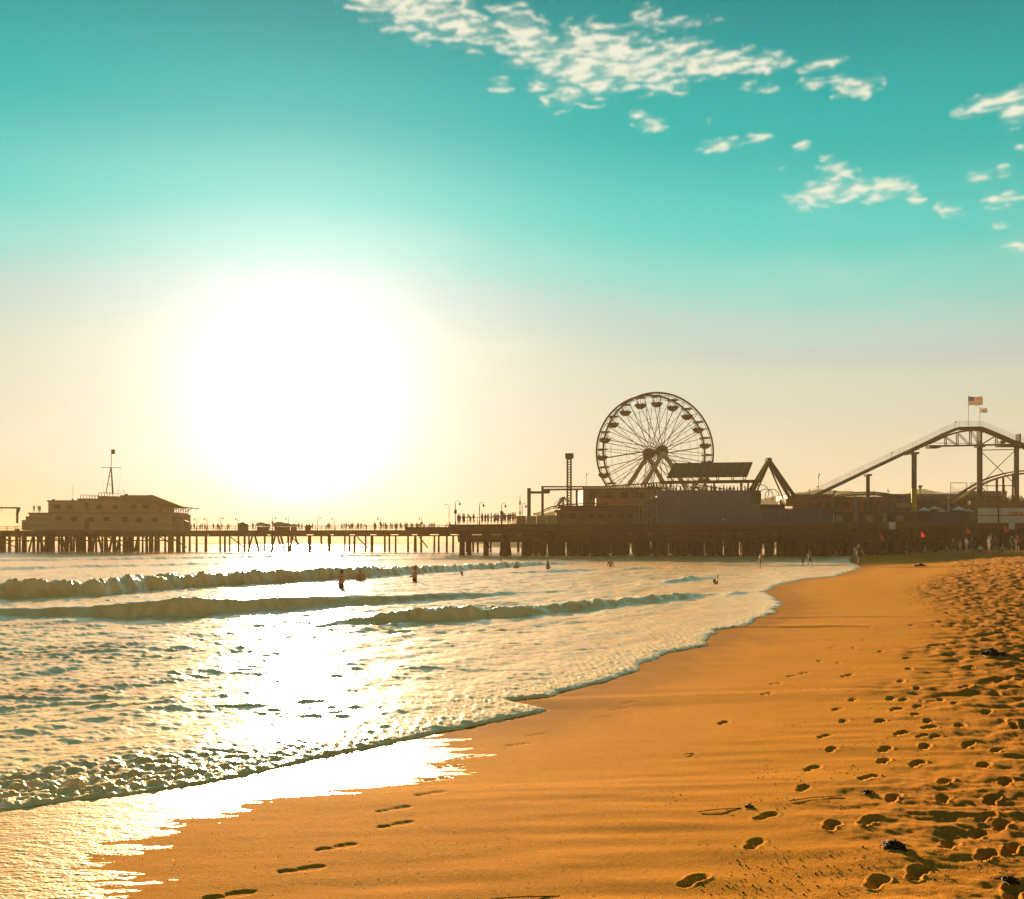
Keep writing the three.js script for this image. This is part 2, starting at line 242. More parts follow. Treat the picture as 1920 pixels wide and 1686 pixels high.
function seaState(x, d, s) {
  const off = clamp(-s / 5);
  let y = 0.15 * sm(-7, 0, s), foam = 0;
  for (const w of waves) {
    const q = waveAt(w, x, d); if (!q) continue;
    let n = q[1] + w.foam * 0.25 * noise(x * 1.3, d * 1.3) + 0.12 * noise(x * 0.4, d * 0.4);
    const f = w.front, rise = n < 0 ? 0 : n < f ? sm(0, f, n) : Math.exp(-(((n - f) / w.back) ** 2));
    if (rise < 0.004) { if (n < 0 && n > -1.6) foam = Math.max(foam, w.foam * 0.6 * sm(-1.6, 0, n) * (0.5 + 0.8 * noise(x * 2, d * 2))); continue; }
    const A = q[0] * (1 + 0.35 * noise(x * 0.8, d * 0.4));
    const body = n < f * 2.2 ? 1 : Math.exp(-(((n - f * 2.2) / (w.back * 0.5)) ** 2));
    const lump = w.foam * body * rise * (0.19 * billow(x * 1.4, d * 1.1, 4) + 0.06 * billow(x * 6, d * 4, 2));
    y += A * rise + lump * clamp(A * 2.2);
    const lip = sm(0.55, 1, rise) * (n < f * 1.7 ? 1 : Math.exp(-(((n - f * 1.7) / 0.8) ** 2)));
    foam = Math.max(foam, clamp(w.foam * (0.35 * rise + 1.1 * lip) + (w.foam - 0.45) * rise * 0.9 + 0.5 * noise(x * 1.8, d * 1.2) * w.foam));
  }
  y += chop(x, d) * (0.25 + 0.75 * off) * clamp(1.6 - d / 500, 0.4, 1.3) * (s < 0 ? clamp(-s / 1.2, 0.15, 1) : 0.15);
  // churned froth where the last wave runs out on the near left
  const near = sm(10.5, 7.5, d) * sm(-0.6, -2.2, x) * sm(0, -0.25, s) * sm(-2.6, -0.9, s), edge = sm(0, -0.12, s) * sm(-1.4, -0.15, s);
  const frothy = near * 0.05 * billow(x * 4.4, d * 5.2, 4) + edge * 0.018 * billow(x * 9, d * 7, 3) + sm(0, -0.6, s) * 0.010 * billow(x * 5, d * 4.2, 4) * sm(40, 15, d);
  y += frothy;
  // the rounded lip of the swash
  y += s < 0 ? 0.048 * (1 - Math.exp(s / 0.055)) - 0.01 : -0.03 - 0.2 * s;
  // drifting foam: patches and strings, thicker towards the beach
  const wx = x + 1.2 * noise(x * 0.4, d * 0.4), wd = d + 1.2 * noise(x * 0.4 + 9, d * 0.4);
  const a = wx * 0.39 + wd * 0.92, b = wx * 0.92 - wd * 0.39;
  const string = 1 - Math.abs(noise(a * 0.9, b * 2.6)) * 3.2, lace = 1 - Math.abs(noise(wx * 3.1, wd * 2.3)) * 3.4, patch = fbm(a * 0.18, b * 0.5, 4);
  let drift = sm(-0.8, 0.2, patch) * (0.55 + 0.45 * clamp(string) + 0.35 * clamp(lace)) * clamp(1.25 - d / 170, 0.1, 1);
  drift = Math.max(drift, edge * 0.95, near * 0.7 + 0.3 * near * clamp(lace), sm(-12, -1, s) * (0.42 + 0.4 * clamp(lace)) * sm(60, 20, d));
  return [y, clamp(Math.max(foam, drift))];
}
{
  const ripple = tile(512, wrapped((u, v) => 0.5 + 0.42 * noise(u * 9, v * 9) + 0.30 * noise(u * 21, v * 21) + 0.2 * noise(u * 47, v * 47)));
  ripple.repeat.set(0.42, 0.6);
  const seaMat = new THREE.MeshPhysicalMaterial({ color: 0xffffff, vertexColors: true, roughness: 0.2, ior: 1.33, specularIntensity: 0.5, bumpMap: ripple, bumpScale: 0.009 });
  const height = (x, d, s) => seaState(x, d, s)[0];
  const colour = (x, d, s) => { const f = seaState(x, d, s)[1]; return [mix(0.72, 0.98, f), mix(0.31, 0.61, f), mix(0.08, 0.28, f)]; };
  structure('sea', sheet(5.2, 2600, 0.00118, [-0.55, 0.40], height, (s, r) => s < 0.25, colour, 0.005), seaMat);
}

// ------------------------------------------------------------------ film of water left on the near sand
{
  const film = (x, d, s) => {                                // how deep the film stands over the sand; negative where the sand is bare
    const lim = 1.45 * sm(10.8, 8.2, d) + 0.95 * sm(6.6, 4.2, d);
    return 0.009 * clamp((lim - s) / 0.9, -1, 0.6) + 0.0048 * noise(x * 1.3 + 0.7 * d, d * 6) + 0.0026 * noise(x * 4, d * 17) + 0.0014 * noise(x * 11, d * 40) - 0.001;
  };
  const rip = tile(512, wrapped((u, v) => 0.5 + 0.45 * noise(u * 14, v * 14) + 0.30 * noise(u * 31, v * 31) + 0.22 * noise(u * 70, v * 70)));
  rip.repeat.set(0.7, 1.5);
  const filmMat = new THREE.MeshPhysicalMaterial({ color: 0xffffff, vertexColors: true, roughness: 0.36, ior: 1.33, bumpMap: rip, bumpScale: 0.014 });
  const height = (x, d, s) => sandHeight(x, d, s) + film(x, d, s) + 0.0012 * noise(x * 14, d * 24) * clamp(s * 4);
  const colour = (x, d, s) => { const n = 1 + 0.15 * noise(x * 2, d * 4); return [0.52 * n, 0.27 * n, 0.065 * n]; };
  structure('water_film', sheet(2.5, 12, 0.00118, [-0.62, 0.12], height, (s, r) => s > -0.15 && s < 1.45 * sm(10.8, 8.2, r) + 0.95 * sm(6.6, 4.2, r) + 0.55, colour, 0.005), filmMat);
}
// ------------------------------------------------------------------ far hills beyond the bay
{
  const ridge = (pts, d0, depth, seed) => {
    const pos = [], idx = [], nx = 160, nz = 14, x0 = xs(pts[0][0], d0), x1 = xs(pts.at(-1)[0], d0);
    for (let j = 0; j <= nz; j++) for (let i = 0; i <= nx; i++) {
      const x = mix(x0, x1, i / nx), px = CX + x / d0 * F; let k = 0; while (k < pts.length - 2 && px > pts[k + 1][0]) k++;
      const py = mix(pts[k][1], pts[k + 1][1], clamp((px - pts[k][0]) / (pts[k + 1][0] - pts[k][0]))), top = ys(py, d0), t = j / nz;
      const prof = t < 0.6 ? sm(0, 0.6, t) : sm(1, 0.6, t) * 0.5 + 0.5;
      pos.push(x, prof * (top + 1.3 * fbm(x * 0.06 + seed, 3, 4)) + (1 - prof) * 3 * fbm(x * 0.04, t * 6 + seed, 3) * Math.sin(t * Math.PI) - 1, -(d0 - depth * 0.6 + depth * t));
    }
    for (let j = 0; j < nz; j++) for (let i = 0; i < nx; i++) { const a = j * (nx + 1) + i; idx.push(a, a + 1, a + nx + 1, a + 1, a + nx + 2, a + nx + 1); }
    const g = new THREE.BufferGeometry(); g.setAttribute('position', new THREE.Float32BufferAttribute(pos, 3)); g.setIndex(idx); g.computeVertexNormals(); return g;
  };
  const hillMat = std(rgb(0.42, 0.34, 0.22), 1);
  structure('hills', ridge([[860, 1018], [900, 1000], [960, 975], [1040, 952], [1120, 942], [1200, 938], [1300, 937], [1420, 934], [1480, 920], [1540, 914], [1600, 920], [1650, 919], [1690, 924], [1720, 912], [1760, 922], [1820, 928], [1900, 932], [2100, 944], [2400, 970]], 600, 140, 3), hillMat);
}
// ------------------------------------------------------------------ shapes shared by many things
const UNIT_BOX = new THREE.BoxGeometry(1, 1, 1), UNIT_CYL = new THREE.CylinderGeometry(1, 1, 1, 10), UNIT_TAPER = new THREE.CylinderGeometry(0.78, 1, 1, 10);
const V = (x, y, z) => new THREE.Vector3(x, y, z), Y_UP = V(0, 1, 0);
function box(name, x, y, z, w, h, d, mat, parent) { const m = mesh(name, UNIT_BOX, mat, parent); m.position.set(x, y, z); m.scale.set(w, h, d); return m; }   // centre and size
function bar(name, p, q, r, mat, parent, geo = UNIT_CYL) { const m = mesh(name, geo, mat, parent), dir = q.clone().sub(p), L = dir.length(); m.position.copy(p).addScaledVector(dir, 0.5); m.quaternion.setFromUnitVectors(Y_UP, dir.normalize()); m.scale.set(r, L, r); return m; }
function beam(name, p, q, w, h, mat, parent) { const m = mesh(name, UNIT_BOX, mat, parent), dir = q.clone().sub(p), L = dir.length(); m.position.copy(p).addScaledVector(dir, 0.5); dir.normalize(); const side = V(0, 0, 1).cross(dir).lengthSq() < 0.02 ? V(1, 0, 0) : V(0, 0, 1), zz = side.clone().addScaledVector(dir, -side.dot(dir)).normalize(), yy = zz.clone().cross(dir); m.quaternion.setFromRotationMatrix(new THREE.Matrix4().makeBasis(dir, yy, zz)); m.scale.set(L, h, w); return m; }
function tubeGeo(pts, r, seg = 24, sides = 6) { return new THREE.TubeGeometry(new THREE.CatmullRomCurve3(pts), seg, r, sides); }
const ordinal = ['first', 'second', 'third', 'fourth', 'fifth', 'sixth', 'seventh', 'eighth', 'ninth', 'tenth', 'eleventh', 'twelfth', 'thirteenth', 'fourteenth', 'fifteenth', 'sixteenth', 'seventeenth', 'eighteenth', 'nineteenth', 'twentieth', 'twenty-first', 'twenty-second', 'twenty-third', 'twenty-fourth', 'twenty-fifth'];

// ------------------------------------------------------------------ people
const SKIN = 0, TOP = 1, BOTTOM = 2, HAIR = 3, SHOE = 4;
function skeleton(pose) {
  const b = [], add = (p, q, r0, r1, region) => b.push([p, q, r0, r1, region]);
  const J = { head: V(0, 1.57, 0.01), neck: V(0, 1.43, -0.01), chest: V(0, 1.28, 0), waist: V(0, 1.05, 0), pel: V(0, 0.93, 0), sl: V(-0.18, 1.38, 0), sr: V(0.18, 1.38, 0), el: V(-0.25, 1.1, -0.03), er: V(0.25, 1.1, -0.03), wl: V(-0.25, 0.87, 0.06), wr: V(0.25, 0.87, 0.06), hl: V(-0.09, 0.91, 0), hr: V(0.09, 0.91, 0), kl: V(-0.1, 0.49, 0.02), kr: V(0.1, 0.49, 0.02), al: V(-0.1, 0.09, -0.02), ar: V(0.1, 0.09, -0.02) };
  if (pose === 'walk') { J.kl.set(-0.09, 0.5, 0.2); J.al.set(-0.09, 0.1, 0.24); J.kr.set(0.09, 0.48, -0.02); J.ar.set(0.09, 0.14, -0.32); J.el.set(-0.26, 1.12, -0.16); J.wl.set(-0.25, 0.9, -0.14); J.er.set(0.26, 1.11, 0.06); J.wr.set(0.3, 0.92, 0.24); }
  if (pose === 'akimbo') { J.el.set(-0.38, 1.14, -0.06); J.wl.set(-0.17, 0.98, 0.06); J.er.set(0.38, 1.14, -0.06); J.wr.set(0.17, 0.98, 0.06); J.kr.set(0.15, 0.49, 0.03); J.ar.set(0.2, 0.09, 0); }
  if (pose === 'wade') { J.el.set(-0.36, 1.16, 0.04); J.wl.set(-0.44, 0.97, 0.14); J.er.set(0.3, 1.13, -0.05); J.wr.set(0.36, 0.92, 0.05); J.kl.set(-0.1, 0.5, 0.14); J.al.set(-0.1, 0.1, 0.1); }
  if (pose === 'hug') { J.el.set(-0.24, 1.12, 0.1); J.wl.set(0.04, 1.16, 0.2); J.er.set(0.24, 1.12, 0.1); J.wr.set(-0.04, 1.12, 0.22); }
  if (pose === 'wave') { J.er.set(0.32, 1.55, 0.02); J.wr.set(0.3, 1.82, 0.06); }
  if (pose === 'sit') { const dy = -0.80; for (const k of ['head', 'neck', 'chest', 'waist', 'pel', 'sl', 'sr', 'hl', 'hr']) J[k].y += dy; J.kl.set(-0.14, 0.47, 0.32); J.kr.set(0.14, 0.45, 0.34); J.al.set(-0.14, 0.08, 0.5); J.ar.set(0.14, 0.08, 0.52); J.el.set(-0.26, 0.36, 0.1); J.er.set(0.26, 0.36, 0.1); J.wl.set(-0.12, 0.44, 0.34); J.wr.set(0.12, 0.44, 0.34); }
  if (pose === 'lean') { for (const k of ['head', 'neck', 'chest', 'waist', 'sl', 'sr']) J[k].z += (J[k].y - 0.93) * 0.75; for (const k of ['head', 'neck', 'chest', 'sl', 'sr']) J[k].y -= 0.12; J.el.set(-0.24, 0.98, 0.42); J.wl.set(-0.15, 1.02, 0.62); J.er.set(0.24, 0.98, 0.42); J.wr.set(0.15, 1.02, 0.62); }
  const h = J.head, f = pose === 'lean' ? 0.05 : 0;
  add(h.clone().add(V(0, -0.05, 0.015)), h.clone().add(V(0, 0.05, 0)), 0.074, 0.09, SKIN);
  add(h.clone().add(V(-0.02, 0.07, -0.025 + f)), h.clone().add(V(0.02, 0.03, -0.05 + f)), 0.085, 0.08, HAIR);
  add(J.neck, h, 0.05, 0.05, SKIN);
  add(J.sl.clone().lerp(J.sr, 0.22).add(V(0, -0.07, 0)), J.sl.clone().lerp(J.sr, 0.78).add(V(0, -0.07, 0)), 0.105, 0.105, TOP);
  add(J.chest, J.waist, 0.135, 0.12, TOP);
  add(J.waist, J.pel, 0.12, 0.125, BOTTOM); add(J.hl.clone().add(V(0.02, 0, 0)), J.hr.clone().add(V(-0.02, 0, 0)), 0.115, 0.115, BOTTOM);
  for (const [s, e, w] of [[J.sl, J.el, J.wl], [J.sr, J.er, J.wr]]) { const m = s.clone().lerp(e, 0.55); add(s, m, 0.058, 0.05, TOP); add(m, e, 0.047, 0.042, SKIN); add(e, w, 0.042, 0.03, SKIN); const dir = w.clone().sub(e).normalize(); add(w, w.clone().addScaledVector(dir, 0.075), 0.03, 0.034, SKIN); }
  for (const [hp, k, a] of [[J.hl, J.kl, J.al], [J.hr, J.kr, J.ar]]) { const m = hp.clone().lerp(k, 0.7); add(hp, m, 0.092, 0.075, BOTTOM); add(m, k, 0.07, 0.058, SKIN); const c = k.clone().lerp(a, 0.3).add(V(0, 0, -0.02)); add(k, c, 0.056, 0.056, SKIN); add(c, a, 0.055, 0.037, SKIN); add(a.clone().add(V(0, -0.03, -0.02)), a.clone().add(V(0, -0.055, 0.15)), 0.035, 0.028, SHOE); }
  return { b, J };
}
const bodyCache = new Map();
function body(pose, res) {
  const key = pose + res; if (bodyCache.has(key)) return bodyCache.get(key);
  const { b, J } = skeleton(pose), half = 1.0, cy = 0.94, mc = new MarchingCubes(res, new THREE.MeshStandardMaterial(), false, false, 60000), n = res, hs = n / 2, P = V(0, 0, 0);
  const dist = (x, y, z, k) => { const [p, q, r0, r1] = b[k], ex = q.x - p.x, ey = q.y - p.y, ez = q.z - p.z, t = clamp(((x - p.x) * ex + (y - p.y) * ey + (z - p.z) * ez) / (ex * ex + ey * ey + ez * ez + 1e-9)); return Math.hypot(x - p.x - ex * t, y - p.y - ey * t, z - p.z - ez * t) - mix(r0, r1, t); };
  for (let k = 0; k < n; k++) for (let j = 0; j < n; j++) for (let i = 0; i < n; i++) {
    const x = (i - hs) / hs * half, y = (j - hs) / hs * half + cy, z = (k - hs) / hs * half; let d = 9;
    for (let q = 0; q < b.length; q++) { const e = dist(x, y, z, q); const hh = clamp(0.5 + 0.5 * (d - e) / 0.03); d = mix(d, e, hh) - 0.03 * hh * (1 - hh); }
    mc.field[i + j * n + k * n * n] = -d;
  }
  mc.isolation = 0; mc.update();
  const count = mc.count, pos = new Float32Array(count * 3), nor = new Float32Array(count * 3);
  for (let i = 0; i < count; i++) { pos[i * 3] = mc.positionArray[i * 3] * half; pos[i * 3 + 1] = mc.positionArray[i * 3 + 1] * half + cy; pos[i * 3 + 2] = mc.positionArray[i * 3 + 2] * half; }
  for (let i = 0; i < count * 3; i++) nor[i] = mc.normalArray[i];
  let g = new THREE.BufferGeometry(); g.setAttribute('position', new THREE.BufferAttribute(pos, 3)); g.setAttribute('normal', new THREE.BufferAttribute(nor, 3));
  const extra = [];
  if (res > 50) {                                            // fingers, thumbs, nose, ears
    const cap = (p, q, r) => { const L = p.distanceTo(q), c = new THREE.CapsuleGeometry(r, L, 2, 5).toNonIndexed(); c.deleteAttribute('uv'); c.applyQuaternion(new THREE.Quaternion().setFromUnitVectors(Y_UP, q.clone().sub(p).normalize())); c.translate((p.x + q.x) / 2, (p.y + q.y) / 2, (p.z + q.z) / 2); extra.push(c); };
    for (const [e, w, s] of [[J.el, J.wl, 1], [J.er, J.wr, -1]]) { const dir = w.clone().sub(e).normalize(), side = V(0, 0, 1).addScaledVector(dir, -dir.z).normalize(), base = w.clone().addScaledVector(dir, 0.09); [0.062, 0.074, 0.078, 0.07].forEach((L, i) => { const p = base.clone().addScaledVector(side, (i - 1.5) * 0.018); const k = p.clone().addScaledVector(dir, L * 0.5); cap(p, k, 0.009); cap(k, k.clone().addScaledVector(dir, L * 0.42).add(V(s * 0.012, 0, 0)), 0.008); }); const t = w.clone().addScaledVector(dir, 0.03).addScaledVector(side, 0.03); cap(t, t.clone().addScaledVector(dir, 0.035).addScaledVector(side, 0.028), 0.01); }
    const h = J.head; cap(h.clone().add(V(0, 0.01, 0.085)), h.clone().add(V(0, -0.02, 0.105)), 0.012); for (const s of [-1, 1]) cap(h.clone().add(V(s * 0.083, 0.015, 0)), h.clone().add(V(s * 0.083, -0.02, 0.005)), 0.014);
  }
  if (extra.length) g = mergeGeometries([g, ...extra]);
  const N = g.attributes.position.count, reg = new Uint8Array(N);
  for (let i = 0; i < N; i++) { let best = 9; for (let q = 0; q < b.length; q++) { const e = dist(g.attributes.position.getX(i), g.attributes.position.getY(i), g.attributes.position.getZ(i), q); if (e < best) { best = e; reg[i] = b[q][4]; } } if (i >= count) reg[i] = SKIN; }
  const out = { g, reg }; bodyCache.set(key, out); return out;
}
const bodyMat = new THREE.MeshStandardMaterial({ color: 0xffffff, vertexColors: true, roughness: 0.75 });
const dressed = new Map();
const CLOTH = { black: [0.02, 0.02, 0.022], navy: [0.03, 0.045, 0.09], white: [0.72, 0.70, 0.66], grey: [0.2, 0.2, 0.2], red: [0.4, 0.06, 0.05], khaki: [0.3, 0.22, 0.13], blue: [0.08, 0.15, 0.28], skin: [0.36, 0.2, 0.13], tan: [0.45, 0.29, 0.19], brown: [0.06, 0.035, 0.02], blond: [0.3, 0.2, 0.09] };
function figure(pose, res, top, bottom, hair = 'brown', skin = 'skin', shoe = skin) {
  const key = [pose, res, top, bottom, hair, skin, shoe].join(); if (dressed.has(key)) return dressed.get(key);
  const { g, reg } = body(pose, res), c = new Float32Array(reg.length * 3), pick = [skin, top, bottom, hair, shoe].map((n) => CLOTH[n]);
  reg.forEach((r, i) => c.set(pick[r], i * 3));
  const o = g.clone(); o.setAttribute('color', new THREE.BufferAttribute(c, 3)); dressed.set(key, o); return o;
}
function person(label, group, pos, turn, scale, pose, res, ...cloth) {
  const m = lit(new THREE.Mesh(figure(pose, res, ...cloth), bodyMat)); m.name = numbered('person'); m.position.set(...pos); m.rotation.y = turn; m.scale.setScalar(scale); m.userData = { label, category: 'person' }; if (group) m.userData.group = group; scene.add(m); return m;
}
// ------------------------------------------------------------------ materials of the pier and its rides
const woodTex = tile(256, wrapped((u, v) => 0.72 + 0.30 * noise(u * 40, v * 4) + 0.22 * noise(u * 9, v * 2)));
const grimeTex = tile(256, wrapped((u, v) => 0.86 + 0.22 * fbm(u * 5, v * 5, 4)));
const mat = (r, g, b, rough = 0.8, map = grimeTex, more = {}) => std(rgb(r, g, b), rough, { map, ...more });
const M = {
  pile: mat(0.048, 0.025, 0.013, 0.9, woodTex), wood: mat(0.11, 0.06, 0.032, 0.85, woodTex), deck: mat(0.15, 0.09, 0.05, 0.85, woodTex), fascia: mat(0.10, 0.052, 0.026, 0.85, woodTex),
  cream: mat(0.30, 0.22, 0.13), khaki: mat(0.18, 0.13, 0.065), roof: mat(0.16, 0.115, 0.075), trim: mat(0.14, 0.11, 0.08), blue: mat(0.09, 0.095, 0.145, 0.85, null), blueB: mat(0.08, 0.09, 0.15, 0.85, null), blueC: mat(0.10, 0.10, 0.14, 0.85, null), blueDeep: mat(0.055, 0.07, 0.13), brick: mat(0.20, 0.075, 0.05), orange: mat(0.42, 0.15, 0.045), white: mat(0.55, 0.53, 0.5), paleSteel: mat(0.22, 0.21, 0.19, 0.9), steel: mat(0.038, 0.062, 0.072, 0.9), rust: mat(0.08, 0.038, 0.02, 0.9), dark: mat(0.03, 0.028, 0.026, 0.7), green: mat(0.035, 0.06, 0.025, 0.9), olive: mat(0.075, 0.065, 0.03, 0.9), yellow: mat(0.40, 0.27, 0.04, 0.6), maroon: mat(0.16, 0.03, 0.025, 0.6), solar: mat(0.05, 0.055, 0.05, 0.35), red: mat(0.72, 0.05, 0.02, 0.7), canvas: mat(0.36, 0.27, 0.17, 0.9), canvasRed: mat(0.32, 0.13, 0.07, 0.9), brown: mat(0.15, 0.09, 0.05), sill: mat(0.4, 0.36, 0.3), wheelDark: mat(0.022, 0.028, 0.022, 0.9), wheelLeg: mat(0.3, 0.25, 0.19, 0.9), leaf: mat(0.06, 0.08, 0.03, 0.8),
};
const glass = new THREE.MeshPhysicalMaterial({ color: 0xffffff, transmission: 1, roughness: 0.03, thickness: 0, ior: 1.45 });
const netMat = new THREE.MeshPhysicalMaterial({ color: rgb(0.3, 0.3, 0.28), roughness: 1, transparent: true, opacity: 0.1 });
const DY = 4.95;                                              // deck level above the sea
const rp = rng(31);
function pileAt(name, x, z, r, top, parent, lean = 0, leanZ = 0) { return bar(name, V(x + lean, -1.4, z + leanZ), V(x, top, z), r, M.pile, parent, UNIT_TAPER); }

// ---- the long narrow pier
{
  const ax = -158, ad = 255, bx = 6, bd = 233, L = Math.hypot(bx - ax, bd - ad), turn = Math.atan2(bd - ad, bx - ax) * -1 * -1;
  const g = thing('wooden_pier', 'long narrow wooden pier on timber piles running left across the sea', 'pier', [ax, 0, -ad], -turn);
  g.rotation.y = Math.atan2(ad - bd, bx - ax) * -1;            // local x runs along the pier, local z towards the beach
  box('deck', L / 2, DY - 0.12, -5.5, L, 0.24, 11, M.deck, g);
  box('fascia_beam', L / 2, DY - 0.42, -0.12, L, 0.55, 0.24, M.fascia, g); box('fascia_beam', L / 2, DY - 0.42, -10.9, L, 0.55, 0.24, M.fascia, g);
  for (const [z, y] of [[-2.8, 0.62], [-5.5, 0.62], [-8.2, 0.62]]) box('stringer', L / 2, DY - y, z, L, 0.5, 0.3, M.wood, g);
  box('waler', L / 2, DY - 1.25, -0.35, L, 0.28, 0.22, M.wood, g);
  for (let i = 0; i * 4.9 < L - 1; i++) {
    const x = 1.5 + i * 4.9 + (rp() - 0.5) * 1.1, raked = (i > 9 && i < 12) || (i > 19 && i < 22) || rp() < 0.06;
    box('cap_beam', x, DY - 1.02, -5.5, 0.42, 0.42, 11.4, M.wood, g);
    for (let k = 0; k < 3; k++) { const z = -0.9 - k * 4.4; pileAt('pile', x + (rp() - 0.5) * 1.6 + (k - 1) * 0.9, z, 0.24 + rp() * 0.07, DY - 1.2, g, raked && k === 1 ? 1.3 : (rp() - 0.5) * 0.15); }
    if (raked) { pileAt('pile', x + 0.4, -1.2, 0.25, DY - 1.2, g, -1.4); pileAt('pile', x - 0.5, -5.2, 0.25, DY - 1.2, g, 1.5); }
    if (i % 3 === 1) beam('cross_brace', V(x, DY - 1.5, -1), V(x, 1.0, -9.6), 0.12, 0.26, M.wood, g);
  }
  for (const z of [-0.15, -10.85]) { box('handrail', L / 2, DY + 1.05, z, L, 0.07, 0.12, M.wood, g); box('middle_rail', L / 2, DY + 0.55, z, L, 0.06, 0.05, M.wood, g); for (let x = 1; x < L; x += 2.45) box('railing_post', x, DY + 0.5, z, 0.09, 1.05, 0.09, M.wood, g); }
}
// ---- platform below the harbour office
{
  const x0 = xs(-60, 246), x1 = xs(338, 246), g = thing('harbour_platform', 'broad timber platform on crowded piles below the harbour office', 'platform', [x0, 0, -244]);
  const w = x1 - x0;
  box('deck', w / 2, DY - 0.15, -13, w, 0.3, 26, M.deck, g); box('fascia_beam', w / 2, DY - 0.5, -0.1, w, 0.65, 0.25, M.fascia, g);
  box('waler', w / 2, DY - 1.3, -0.2, w, 0.3, 0.25, M.wood, g); box('waler', w / 2, DY - 2.3, -0.5, w, 0.26, 0.22, M.wood, g);
  for (let i = 0; i * 2.25 < w; i++) for (let k = 0; k < 4; k++) { const x = i * 2.25 + rp() * 1.8; pileAt('pile', x, -0.4 - k * 3.1 - rp() * 0.6, 0.25 + rp() * 0.08, DY - 0.9, g, rp() < 0.28 ? (rp() - 0.5) * 2.6 : 0); }
  for (let i = 0; i * 4 < w - 3; i++) { beam('cross_brace', V(i * 4 + rp(), DY - 1.4, -0.6), V(i * 4 + 2.2 + rp(), 2.3, -0.6), 0.12, 0.24, M.wood, g); }
}
